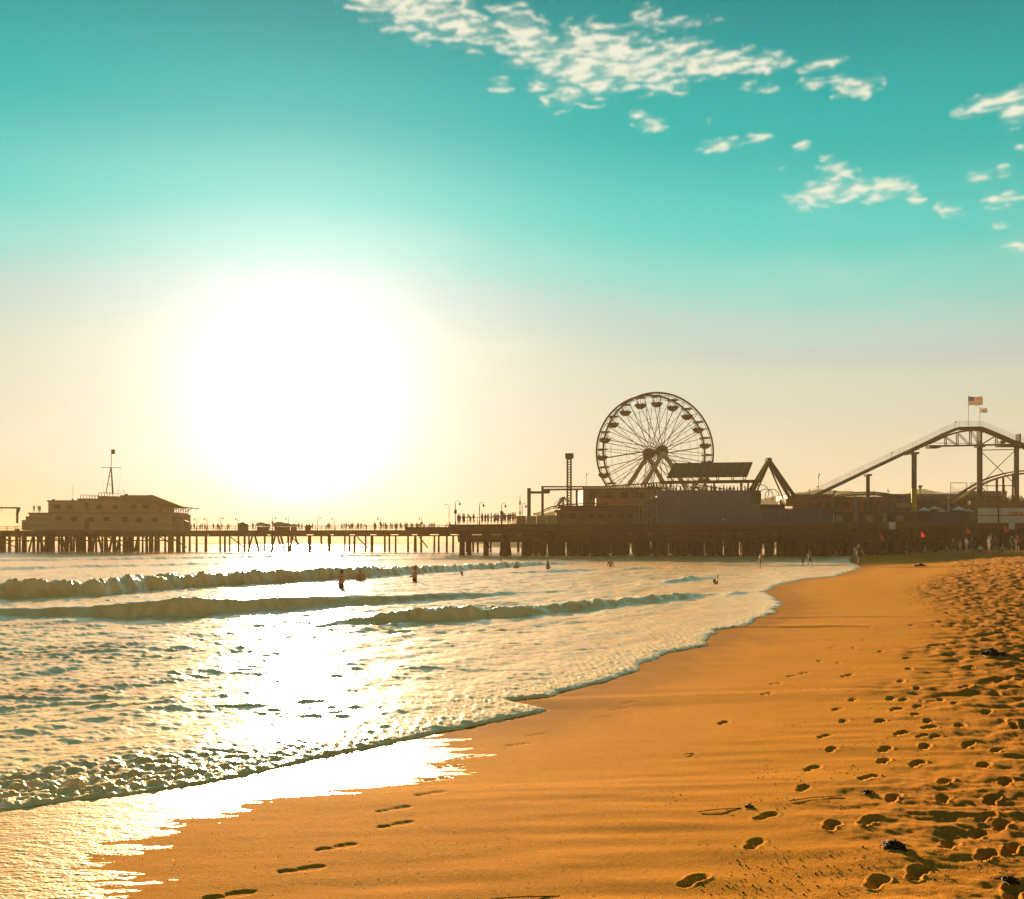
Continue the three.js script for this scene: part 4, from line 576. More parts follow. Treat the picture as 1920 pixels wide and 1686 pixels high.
  for (const px of [1258, 1300, 1322.5, 1339, 1390, 1403]) { const p = sq(px, 904, 169.5); box('post', p.x, p.y / 2, p.z, px === 1322.5 || px === 1390 ? 0.36 : 0.22, p.y, 0.3, px === 1322.5 || px === 1390 ? M.paleSteel : M.rust, s); }
  mesh('sagging_cable', tubeGeo([sq(1300, 908, 171), sq(1340, 914, 171), sq(1380, 921, 171), sq(1400, 922, 171)], 0.09, 20, 5), M.rust, s);

  // swing ride: two leaning frames meeting at a pivot
  const w = thing('swing_ride', 'green swing ride frame shaped like an inverted V', 'ride', [xs(1441, 171), DY, -171]), wq = (px, py, z = 0) => V(xs(px, 171) - xs(1441, 171), ys(py, 171) - DY, z);
  for (const z of [-1.6, 1.6]) { bar('leg', wq(1441, 864, z * 0.3), wq(1407, 924, z), 0.26, M.green, w); bar('leg', wq(1441.5, 864, z * 0.3), wq(1489, 938, z), 0.3, M.green, w); bar('inner_leg', wq(1440, 872, z * 0.3), wq(1415, 922, z), 0.12, M.green, w); bar('inner_leg', wq(1443, 872, z * 0.3), wq(1474, 935, z), 0.12, M.green, w); }
  const pv = new THREE.CylinderGeometry(0.34, 0.34, 1.9, 14); pv.rotateX(Math.PI / 2); mesh('pivot', pv, M.green, w).position.copy(wq(1441, 863)); box('foot', wq(1489, 942).x, wq(1489, 942).y, 0, 3.6, 1.1, 4, M.brown, w); box('pivot_cap', wq(1439.5, 861).x, wq(1439.5, 861).y, 0, 0.45, 0.35, 1.6, M.green, w);
  // looping hoops
  const lp = thing('looping_ride', 'three thin dark hoops of a small ride below the swing frame', 'ride', [xs(1448, 169), DY, -169]); [[1427, 924, 1.25], [1437.5, 930, 1.1], [1450, 930, 1.1]].forEach(([px, py, r], i) => { const tg = new THREE.TorusGeometry(r, 0.055, 6, 40, 4.4); tg.rotateZ(-0.6); const m = mesh('hoop', tg, M.dark, lp); m.position.set(xs(px, 169) - xs(1448, 169), ys(py, 169) - DY, -0.4 * i); });
  box('base', xs(1445, 169) - xs(1448, 169), 1.6, 0, 4.2, 3.2, 1.2, M.dark, lp);

  // stair tower by the wheel's foot
  const st = thing('steel_stair', 'pale zigzag stair against the blue building, below the wheel', 'stair', [xs(1212, 162), DY, -162]), zq = (px, py, z = 0) => V(xs(px, 162) - xs(1212, 162), ys(py, 162) - DY, z);
  beam('flight', zq(1193, 944.5), zq(1221, 934.5), 0.9, 0.22, M.paleSteel, st); beam('landing', zq(1221, 934), zq(1231, 934), 0.9, 0.2, M.paleSteel, st); beam('flight', zq(1229, 956), zq(1208, 945), 0.8, 0.18, M.paleSteel, st); beam('landing', zq(1187, 944.5), zq(1195, 944.5), 0.9, 0.2, M.paleSteel, st); beam('flight', zq(1206, 980), zq(1231, 966), 0.8, 0.14, M.paleSteel, st);
  for (const px of [1190, 1197, 1204, 1212, 1230]) { const p = zq(px, 946); box('post', p.x, p.y / 2, 0.45, 0.12, p.y, 0.1, M.paleSteel, st); } for (const px of [1199, 1222]) { const p = zq(px, 921); box('post', p.x, p.y / 2, -0.4, 0.1, p.y, 0.1, M.paleSteel, st); } beam('handrail', zq(1193, 938), zq(1221, 927.5), 0.05, 0.06, M.paleSteel, st);
}
// ------------------------------------------------------------------ buildings on the amusement deck
{
  const block = (g, d0, cx, name, a, b, t, u, z0, z1, m) => box(name, (xs(a, d0) + xs(b, d0)) / 2 - cx, (ys(t, d0) + ys(u, d0)) / 2 - DY, -(z0 + z1) / 2, xs(b, d0) - xs(a, d0), ys(t, d0) - ys(u, d0), z1 - z0, m, g);
  const B = (name, label, cat, px, d0) => { const cx = xs(px, d0), g = thing(name, label, cat, [cx, DY, -d0]); return (n, ...r) => block(g, d0, cx, n, ...r); };
  let b = B('barrier', 'pale panelled barrier at the corner of the wide deck', 'barrier', 1005, 161.5); for (let i = 0; i < 4; i++) b('panel', 968 + i * 19, 986.4 + i * 19, 967.5 - (i > 1 ? 1 : 0), 983, 0, 0.25, M.cream);
  b = B('arcade_hall', 'tall plain khaki arcade hall behind the gantry track', 'building', 1165, 186); b('wall', 1093, 1240, 914, 984, 0, 14, M.khaki); b('cornice', 1092, 1241, 912.5, 914.5, -0.2, 14.2, M.rust); for (let i = 0; i < 5; i++) b('pilaster', 1096 + i * 30, 1098.5 + i * 30, 914.6, 984, -0.16, 0.02, M.trim); for (let i = 0; i < 4; i++) b('opening', 1104 + i * 30, 1118 + i * 30, 922, 936, -0.06, 0.04, M.dark);
  b = B('snack_stand', 'long low stand with an orange fascia at the wheel foot', 'building', 1160, 176); b('wall', 1050, 1205, 950, 984, 0, 7, M.brown); b('fascia', 1118, 1204, 934, 949.5, 0.4, 6.5, M.orange); b('roof', 1046, 1207, 948.8, 951.2, -0.5, 7.4, M.rust); for (let i = 0; i < 7; i++) b('shutter', 1056 + i * 21, 1072 + i * 21, 957, 972, -0.1, 0.02, M.dark);
  b = B('ticket_building', 'brown ticket building between the pale barrier and blue building', 'building', 1130, 165); b('wall', 1044, 1200, 958, 984, 0, 5, M.brown); b('roof', 1040, 1203, 956, 958.5, -0.4, 5.4, M.fascia); for (let i = 0; i < 8; i++) b('window', 1050 + i * 18, 1062 + i * 18, 963, 973, -0.08, 0.02, M.dark);
  // blue building with a viewing terrace behind its parapet
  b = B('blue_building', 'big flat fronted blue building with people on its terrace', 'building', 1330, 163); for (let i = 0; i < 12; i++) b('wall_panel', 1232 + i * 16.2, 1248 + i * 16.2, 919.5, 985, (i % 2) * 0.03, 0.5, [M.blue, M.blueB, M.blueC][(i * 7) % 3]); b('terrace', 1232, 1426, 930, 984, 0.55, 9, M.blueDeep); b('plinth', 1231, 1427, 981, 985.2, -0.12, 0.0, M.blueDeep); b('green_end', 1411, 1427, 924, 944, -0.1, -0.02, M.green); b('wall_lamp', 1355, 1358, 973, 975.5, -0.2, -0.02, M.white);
  const rq = rng(17); [1241, 1249, 1255, 1262, 1268, 1276, 1283, 1290, 1297, 1301, 1310, 1318, 1326, 1334, 1342, 1350, 1357, 1363, 1369, 1376, 1383, 1390, 1397, 1402].forEach((px, i) => { const d = 164.6 + rq() * 3; person(`${ordinal[i]} head from the left above the parapet of the blue building terrace`, 'people on the terrace of the blue building', [xs(px, d), ys(930, 163) + 0.004, -d], rq() * 6.28, 0.95 + rq() * 0.14, i % 5 === 2 ? 'wave' : 'stand', 30, ['black', 'grey', 'white', 'navy', 'brown'][i % 5], 'black'); });
  b = B('boundary_wall', 'long grey blue wall running right from the blue building', 'wall', 1495, 160); for (let i = 0; i < 8; i++) b('wall_panel', 1427 + i * 17, 1443.6 + i * 17, 955 + (i % 2) * 0.4, 985, 0, 0.3, M.blueDeep); b('coping', 1427, 1563, 953.6, 955, -0.08, 0.4, M.steel);
  b = B('red_roofed_hall', 'low hall with a maroon sheet roof behind the coaster foot', 'building', 1570, 184); b('wall', 1486, 1660, 936, 984, 0, 10, M.brick); b('roof', 1482, 1562, 927, 936, -0.3, 10, M.maroon); b('roof', 1562, 1662, 932, 937, -0.2, 10, M.maroon); for (let i = 0; i < 9; i++) b('window', 1492 + i * 18, 1503 + i * 18, 941, 951, -0.08, 0.02, M.dark); b('notice', 1680, 1705, 944, 952, -0.3, -0.2, M.cream);
  b = B('food_court', 'grey block with pale shutters below the red roofed hall', 'building', 1620, 168); b('wall', 1563, 1740, 962, 985, 0, 8, M.steel); b('roof', 1560, 1742, 960, 962.4, -0.5, 8.4, M.dark); for (let i = 0; i < 9; i++) b('shutter', 1567 + i * 19, 1580 + i * 19, 967, 978, -0.08, 0.02, i % 3 ? M.dark : M.paleSteel); b('menu_board', 1655, 1662, 963, 979, -0.16, -0.08, M.cream);
  b = B('games_hall', 'long dark blue games hall under the high coaster track', 'building', 1770, 184); b('wall', 1660, 1888, 930, 984, 0, 10, M.blueDeep); b('fascia', 1655, 1800, 926.5, 931, -0.25, 10, M.blue); b('fascia', 1800, 1887, 921, 929.8, -0.25, 10, M.blue); b('doorway', 1700, 1716, 945, 984, -0.06, 0.03, M.dark); b('pilaster', 1776, 1779, 928, 960, -0.3, -0.02, M.white); b('green_panel', 1798, 1806, 932, 952, -0.2, -0.02, M.green); for (let i = 0; i < 6; i++) b('window', 1720 + i * 26, 1736 + i * 26, 938, 950, -0.08, 0.02, M.dark);
  // hoarding with a red framed sign
  b = B('white_hoarding', 'white hoarding with a small red framed sign at the right edge', 'hoarding', 1880, 160); for (let i = 0; i < 5; i++) b('panel', 1834 + i * 22, 1855.5 + i * 22, 953, 983, 0, 0.15, M.white); b('rail', 1834, 1944, 966, 967, -0.06, -0.01, M.steel); b('post', 1871, 1873, 953, 985, -0.14, -0.02, M.dark); for (let i = 0; i < 4; i++) { b('sign_letter', 1892 + i * 6.6, 1897 + i * 6.6, 960, 961, -0.1, -0.02, M.red); b('sign_letter', 1892 + i * 6.6, 1897 + i * 6.6, 965.5, 966.5, -0.1, -0.02, M.red); b('sign_letter', 1892 + i * 6.6, 1893 + i * 6.6, 961, 965.5, -0.1, -0.02, M.red); if (i % 2) b('sign_letter', 1896 + i * 6.6, 1897 + i * 6.6, 961, 965.5, -0.1, -0.02, M.red); }
  // rail and dark lower storey over the sand
  b = B('lower_arcade', 'dark shadowed arcade front below the deck above the sand', 'building', 1760, 153.2); b('beam', 1600, 2000, 985.5, 990, 0, 0.6, M.fascia); for (let i = 0; i < 11; i++) b('column', 1606 + i * 34, 1610 + i * 34, 990, 1036, 0.1, 0.5, M.pile); for (let i = 0; i < 3; i++) b('cross_rail', 1604, 1990, 998 + i * 10, 999.4 + i * 10, 0.12, 0.3, M.pile);
  for (const [px, label] of [[1673.5, 'square white notice board left of the other, hung below the deck'], [1897.5, 'square white notice board near the right edge, hung below the deck']]) { b = B('notice_board', label, 'sign', px, 150.6); b('board', px - 5.6, px + 5.6, 979, 992.5, 0, 0.06, M.white); b('frame', px - 6.2, px + 6.2, 978.4, 979, -0.02, 0.08, M.steel); b('frame', px - 6.2, px + 6.2, 992.5, 993.1, -0.02, 0.08, M.steel); }
  // cone tent, parasols, shrubs
  let c = thing('cone_tent', 'pink and red pointed tent at the end of the blue hall', 'tent', [xs(1884, 176), DY, -176]); const cg = new THREE.ConeGeometry(0.75, 3.6, 12); mesh('roof', cg, mat(0.55, 0.3, 0.2), c).position.y = 4.4; box('body', 0, 1.3, 0, 1.1, 2.6, 1.1, M.cream, c); box('red_stripe', 0, 1.9, 0.58, 0.7, 0.4, 0.04, M.red, c); bar('finial', V(0, 6.1, 0), V(0, 6.7, 0), 0.04, M.red, c);
  [[1733, 957, 1.1], [1752, 954, 1.0], [1765, 959, 0.8], [1798, 956, 1.2], [1818, 958, 0.9]].forEach(([px, py, r], i) => { const d = 165, h = ys(py, d) - DY, u = thing('parasol', `small white parasol on the deck, ${ordinal[i]} from the yellow based column`, 'parasol', [xs(px, d), DY, -d], 0, 'white parasols below the blue hall'); bar('pole', V(0, 0, 0), V(0, h + r * 0.45, 0), 0.035, M.steel, u); const k = new THREE.ConeGeometry(r, r * 0.55, 8); mesh('canopy', k, M.white, u).position.y = h + r * 0.2; });
  [[1842, 165, 2.2, 'low dark shrub above the white hoarding, by the green based column'], [1866, 165, 1.3, 'small dark shrub above the white hoarding, between two larger ones'], [1905, 165, 2.0, 'low dark shrub above the white hoarding at the right edge']].forEach(([px, d, r, label]) => { const s = thing('shrub', label, 'shrub', [xs(px, d), DY, -d]); const rr = rng(px), leaves = []; for (let i = 0; i < 520; i++) { const a = rr() * 6.28, e = Math.acos(1 - rr()), q = Math.pow(rr(), 0.4), lg = new THREE.PlaneGeometry(0.16, 0.1); lg.rotateX(rr() * 3); lg.rotateY(rr() * 6); lg.translate(Math.cos(a) * Math.sin(e) * r * q, 3.55 + Math.cos(e) * r * 0.5 * q, Math.sin(a) * Math.sin(e) * 0.8 * q); leaves.push(lg); } mesh('foliage', mergeGeometries(leaves), M.leaf, s); box('planter', 0, 1.8, 0, r * 1.9, 3.6, 1.2, M.brown, s); for (let i = 0; i < 4; i++) bar('stem', V((i - 1.5) * r * 0.4, 3.5, 0), V((i - 1.5) * r * 0.5, 4.1, 0), 0.03, M.brown, s); });
  // funnel shaped lamp, net frames, floodlight poles
  c = thing('funnel_lamp', 'funnel topped lamp pole above the blue hall roof', 'lamp post', [xs(1725.5, 178), DY, -178]); bar('pole', V(0, 0, 0), V(0, ys(918, 178) - DY, 0), 0.06, M.dark, c); const fg = new THREE.CylinderGeometry(0.36, 0.12, 0.65, 12); mesh('funnel', fg, M.dark, c).position.y = ys(914, 178) - DY; box('rim', 0, ys(911.5, 178) - DY, 0, 0.75, 0.08, 0.75, M.dark, c);
  [[1782.5, 1813, 'square frame with a sagging net, left of the pair on the roof'], [1820.5, 1851, 'square frame with a net, right of the pair, behind the green based column']].forEach(([a, bb, label]) => { const d = 190, n = thing('net_frame', label, 'net', [xs((a + bb) / 2, d), DY, -d]), w = xs(bb, d) - xs(a, d), y0 = ys(930, d) - DY, y1 = ys(905.5, d) - DY; for (const s of [-1, 1]) bar('post', V(s * w / 2, 0, 0), V(s * w / 2, y1, 0), 0.05, M.rust, n); bar('top_bar', V(-w / 2, y1, 0), V(w / 2, y1, 0), 0.05, M.rust, n); for (let i = 0; i < 9; i++) { const t = i / 8, sag = 0.7 * Math.sin(Math.PI * t); bar('net_cord', V(mix(-w / 2, w / 2, t) * 0.9, y1 - 0.5 - sag, 0), V(mix(-w / 2, w / 2, t) * 0.75, y0, 0), 0.012, M.rust, n); } for (let i = 0; i < 6; i++) mesh('net_cord', tubeGeo([V(-w * 0.45, y1 - 0.5 - i * 0.3, 0), V(0, y1 - 1.15 - i * 0.25, 0), V(w * 0.45, y1 - 0.5 - i * 0.3, 0)], 0.012, 12, 4), M.rust, n); });
  [[1535, 889, 176, 'thin floodlight pole rising beside the foot of the lift slope'], [1099.5, 888, 200, 'thin floodlight pole between the tower and the wheel'], [1517, 918, 180, 'short floodlight pole at the foot of the lift slope']].forEach(([px, py, d, label]) => { const p = thing('floodlight_pole', label, 'light pole', [xs(px, d), DY, -d]), h = ys(py, d) - DY; bar('pole', V(0, 0, 0), V(0, h, 0), 0.03, M.dark, p); box('floodlight', 0.05, h - 0.1, 0.1, 0.22, 0.28, 0.2, M.dark, p); box('floodlight', -0.08, h - 0.5, 0.1, 0.18, 0.2, 0.2, M.dark, p); });
  c = thing('feather_banner', 'tall blue feather banner in front of the red roofed hall', 'banner', [xs(1600.5, 167), DY, -167]); const bs = new THREE.Shape([[0, 0], [0.62, 0.05], [0.62, 3.3], [0.35, 3.75], [0, 3.9]].map(([a, q]) => new THREE.Vector2(a, q))); mesh('cloth', new THREE.ExtrudeGeometry(bs, { depth: 0.03, bevelEnabled: false }), M.blue, c).position.set(0.03, 0.5, 0); bar('pole', V(0, 0, 0), V(0, 4.5, 0), 0.03, M.dark, c);
  [[1665, 917, 'thin post left of the low track arch crown'], [1639, 920, 'thin post below the low track arch crown']].forEach(([px, py, label]) => { const d = 172, p = thing('thin_post', label, 'post', [xs(px, d), DY, -d]); bar('pole', V(0, 0, 0), V(0, ys(py, d) - DY, 0), 0.06, M.steel, p); box('bracket', 0.1, ys(py + 4, d) - DY, 0, 0.3, 0.12, 0.1, M.steel, p); });
}
// ------------------------------------------------------------------ the roller coaster
{
  const d = 173, X0 = xs(1714, d), g = thing('roller_coaster', 'steel roller coaster climbing a long straight lift to a trussed crest', 'roller coaster', [X0, DY, -d]), q = (px, py, z = 0) => V(xs(px, d) - X0, ys(py, d) - DY, z);
  const path = [[1494, 945], [1540, 922.5], [1590, 899], [1640, 875], [1690, 851.5], [1740, 828], [1770, 813], [1795, 802.5], [1838, 802], [1865, 813], [1895, 826], [1925, 836], [1960, 856]];
  for (let i = 0; i < path.length - 1; i++) { const [a, b] = path[i], [c, e] = path[i + 1]; for (const z of [-0.75, 0.75]) { beam('lift_girder', q(a, b + 1.2, z), q(c, e + 1.2, z), 0.14, 0.42, M.steel, g); } beam('walkway', q(a, b + 3.2), q(c, e + 3.2), 1.3, 0.14, M.rust, g); }
  const low = [[1700, 852], [1728, 838], [1750, 829], [1775, 817], [1795, 810.5], [1818, 807], [1838, 807], [1860, 814], [1885, 824], [1905, 833], [1930, 845], [1965, 870]];
  for (const z of [-0.55, 0.55]) mesh('running_rail', tubeGeo(low.map(([a, b]) => q(a, b, z)), 0.1, 70, 6), M.rust, g);
  for (let i = 0; i < low.length - 1; i++) for (let t = 0; t < 1; t += 0.34) beam('cross_tie', q(mix(low[i][0], low[i + 1][0], t), mix(low[i][1], low[i + 1][1], t) + 1, -0.7), q(mix(low[i][0], low[i + 1][0], t) + 0.2, mix(low[i][1], low[i + 1][1], t) + 1, 0.7), 0.12, 0.1, M.rust, g);
  // handrail and mesh along the walkway
  for (const z of [-0.8, 0.8]) for (let i = 0; i < path.length - 1; i++) { const [a, b] = path[i], [c, e] = path[i + 1]; if (a > 1900) continue; beam('handrail', q(a, b - 11.5, z), q(c, e - 11.5, z), 0.02, 0.022, M.steel, g); for (const k of [4.5, 8]) beam('guard_wire', q(a, b - k, z), q(c, e - k, z), 0.012, 0.014, M.steel, g); const n = Math.max(1, Math.round((c - a) / 25)); for (let j = 0; j < n; j++) { const px = mix(a, c, j / n), py = mix(b, e, j / n); bar('rail_post', q(px, py, z), q(px, py - 11.5, z), 0.014, M.steel, g); } }
  for (const z of [0.82]) for (let i = 0; i < path.length - 2; i++) { const [a, b] = path[i], [c, e] = path[i + 1], bg = new THREE.BufferGeometry(), A = [q(a, b - 1, z), q(c, e - 1, z), q(c, e - 11.3, z), q(a, b - 11.3, z)]; bg.setAttribute('position', new THREE.Float32BufferAttribute(A.flatMap((v) => [v.x, v.y, v.z]), 3)); bg.setAttribute('uv', new THREE.Float32BufferAttribute([0, 0, 1, 0, 1, 1, 0, 1], 2)); bg.setIndex([0, 1, 2, 0, 2, 3]); bg.computeVertexNormals(); mesh('mesh_screen', bg, netMat, g); }
  // truss below the crest
  for (const z of [-0.32, 0.32]) {
    beam('bottom_chord', q(1742, 837, z), q(1900, 833.5, z), 0.18, 0.22, M.steel, g); for (const [px, t] of [[1773, 819], [1795, 811], [1819.5, 807], [1868, 818]]) beam('truss_post', q(px, t, z), q(px, 835.5, z), 0.13, 0.13, M.steel, g);
    for (const [a, b, c, e] of [[1774, 820, 1795, 835.5], [1797, 813, 1819, 835.5], [1821, 809, 1836, 833], [1840, 834, 1866, 818]]) beam('truss_diagonal', q(a, b, z), q(c, e, z), 0.09, 0.09, M.steel, g);
    bar('hand_wire', q(1756, 831, z), q(1835, 832, z), 0.02, M.steel, g);
  }
  box('catwalk', q(1750, 838).x, q(1750, 838).y, 0, 1.8, 0.4, 2, M.steel, g); box('motor_platform', q(1887, 836).x, q(1887, 836).y, 0, 2.6, 0.3, 2.4, M.steel, g); box('lift_motor', q(1877, 829.5).x, q(1877, 829.5).y, 0.3, 0.85, 0.42, 1, M.dark, g);
  // columns
  const col = (px, top, w, base, m, paint) => { const p = q(px, top), y0 = q(px, base).y; const k = bar('column', V(p.x, y0, 0), V(p.x, p.y, 0), w, M.steel, g); if (paint) { const [py, pm, lab] = paint, c = bar('painted_base', V(p.x, 0, 0), V(p.x, q(px, py).y, 0), w * 1.03, pm, g); c.userData.label = lab; } const cap = box('column_cap', p.x, p.y + 0.15, 0, w * 2.6, 0.3, 1.7, M.steel, g); return k; };
  col(1563, 924, 0.16, 985, M.steel); col(1627.5, 893, 0.3, 985, M.steel, [955, M.blue, 'blue painted foot of the column']); col(1714, 852, 0.41, 985, M.steel, [916, M.yellow, 'yellow painted foot of the column']); col(1837, 839, 0.44, 985, M.steel, [920, M.green, 'green painted foot of the column']); col(1906, 838, 0.4, 985, M.steel, [914, M.maroon, 'maroon painted foot of the column']);
  box('king_post', q(1836.5, 822).x, q(1836.5, 822).y, 0, 0.3, 2.9, 1.5, M.steel, g); box('end_post', q(1909.5, 828).x, q(1909.5, 828).y, 0, 0.2, 2.4, 1.5, M.steel, g); bar('collar', q(1713, 858), q(1713, 852), 0.1, M.steel, g);
  beam('tie_beam', q(1840, 844), q(1904, 843), 0.12, 0.13, M.steel, g); beam('cross_brace', q(1841, 848), q(1903, 908), 0.09, 0.1, M.steel, g); beam('cross_brace', q(1902, 846), q(1842, 904), 0.09, 0.1, M.steel, g); beam('tie_beam', q(1840, 911), q(1904, 911), 0.11, 0.12, M.steel, g); beam('cross_brace', q(1841, 914), q(1870, 945), 0.09, 0.1, M.steel, g);
  for (const [px, t] of [[1885, 895], [1897, 892], [1916, 885]]) { const p = q(px, t); bar('lower_column', V(p.x, 0, -3), V(p.x, p.y, -3), 0.2, px === 1897 ? M.maroon : M.steel, g); }
  // low tracks
  for (const z of [-3.4, -2.4]) { mesh('lower_track', tubeGeo([q(1776, 944, z), q(1800, 933, z), q(1830, 914, z), q(1860, 898, z), q(1890, 888, z), q(1920, 882, z), q(1960, 880, z)], 0.11, 50, 6), M.rust, g); mesh('lower_track', tubeGeo([q(1790, 944, z), q(1812, 934, z), q(1840, 916, z), q(1866, 902, z), q(1892, 893, z), q(1922, 887, z), q(1962, 885, z)], 0.15, 50, 6), M.cream, g); }
  for (const z of [-3.2, -2.2]) { mesh('arch_track', tubeGeo([q(1570, 930.5, z), q(1595, 925, z), q(1620, 922, z), q(1645, 921.5, z), q(1670, 924, z), q(1700, 930, z)], 0.09, 40, 6), M.rust, g); mesh('arch_track', tubeGeo([q(1573, 932.5, z), q(1598, 928, z), q(1622, 926, z), q(1646, 925.5, z), q(1670, 928, z), q(1702, 932.5, z)], 0.14, 40, 6), M.rust, g); }
  for (const px of [1590, 1615, 1640, 1665, 1690]) { const p = q(px, 927); bar('arch_post', V(p.x, 0, -2.7), V(p.x, p.y, -2.7), 0.09, M.steel, g); }
  for (const [px, py] of [[1795, 790], [1675, 848], [1535, 912]]) { const s = px === 1795 ? 802 : px === 1675 ? 858 : 925; bar('lamp_pole', q(px, s, -0.85), q(px, py, -0.85), 0.03, M.dark, g); box('lamp_head', q(px, py).x + 0.08, q(px, py).y, -0.85, 0.22, 0.18, 0.2, M.dark, g); }
  // flags flying from the crest
  const flagGeo = (w, h, droop) => { const f = new THREE.PlaneGeometry(w, h, 24, 14), p = f.attributes.position; for (let i = 0; i < p.count; i++) { const u = p.getX(i) / w + 0.5, v = p.getY(i) / h; p.setXYZ(i, u * w, p.getY(i) - droop * u * (1 - u) * 0.6 + 0.03 * Math.sin(u * 9 + v), 0.16 * u * Math.sin(u * 8 + v * 1.3)); } f.computeVertexNormals(); return f; };
  const cnv = (w, h, draw) => { const c = document.createElement('canvas'); c.width = w; c.height = h; draw(c.getContext('2d')); const t = new THREE.CanvasTexture(c); t.colorSpace = THREE.SRGBColorSpace; return t; };
  const stripes = cnv(380, 200, (k) => { for (let i = 0; i < 13; i++) { k.fillStyle = i % 2 ? '#f2ede4' : '#b22234'; k.fillRect(0, i * 200 / 13, 380, 200 / 13 + 1); } k.fillStyle = '#2c2f63'; k.fillRect(0, 0, 152, 108); k.fillStyle = '#fff'; for (let r = 0; r < 9; r++) for (let c = 0; c < (r % 2 ? 5 : 6); c++) { k.beginPath(); const x = 13 + c * 25 + (r % 2 ? 12.5 : 0), y = 11 + r * 10.8; for (let s = 0; s < 10; s++) { const a = s * Math.PI / 5 - Math.PI / 2, q2 = s % 2 ? 2 : 5; k.lineTo(x + Math.cos(a) * q2, y + Math.sin(a) * q2); } k.fill(); } });
  const bear = cnv(300, 200, (k) => { k.fillStyle = '#efe9dc'; k.fillRect(0, 0, 300, 200); k.fillStyle = '#a8201f'; k.fillRect(0, 172, 300, 28); k.fillStyle = '#4a3220'; k.beginPath(); k.ellipse(155, 92, 52, 26, 0, 0, 7); k.fill(); k.beginPath(); k.ellipse(98, 84, 22, 16, 0.2, 0, 7); k.fill(); for (const x of [112, 130, 178, 196]) k.fillRect(x, 100, 15, 36); k.fillStyle = '#4d6b35'; k.fillRect(80, 134, 150, 8); k.fillStyle = '#a8201f'; k.beginPath(); for (let s = 0; s < 10; s++) { const a = s * Math.PI / 5 - Math.PI / 2, r = s % 2 ? 8 : 20; k.lineTo(48 + Math.cos(a) * r, 42 + Math.sin(a) * r); } k.fill(); });
  const cloth = (map) => new THREE.MeshPhysicalMaterial({ map, color: rgb(0.33, 0.33, 0.33), roughness: 0.95, specularIntensity: 0.1, transmission: 0.2, thickness: 0 });
  [[1816, 744, 2.25, 1.36, stripes, 'larger striped flag with a dark blue canton above the coaster crest', 0.15], [1837.5, 765, 1.15, 0.76, bear, 'smaller pale flag with a bear emblem and red hem, right of the striped flag', 0.1]].forEach(([px, py, w, h, map, label, droop]) => { const y0 = ys(803, d), f = thing('flag', label, 'flag', [xs(px, d), y0, -d], 0, 'flags on the coaster crest'), top = ys(py, d) - y0; bar('flagpole', V(0, 0, 0), V(0, top + 0.05, 0), 0.03, M.steel, f); mesh('cloth', flagGeo(w, h, droop), cloth(map), f).position.set(0.03, top - h / 2, 0); bar('finial', V(0, top + 0.05, 0), V(0, top + 0.16, 0), 0.05, M.steel, f); });
}
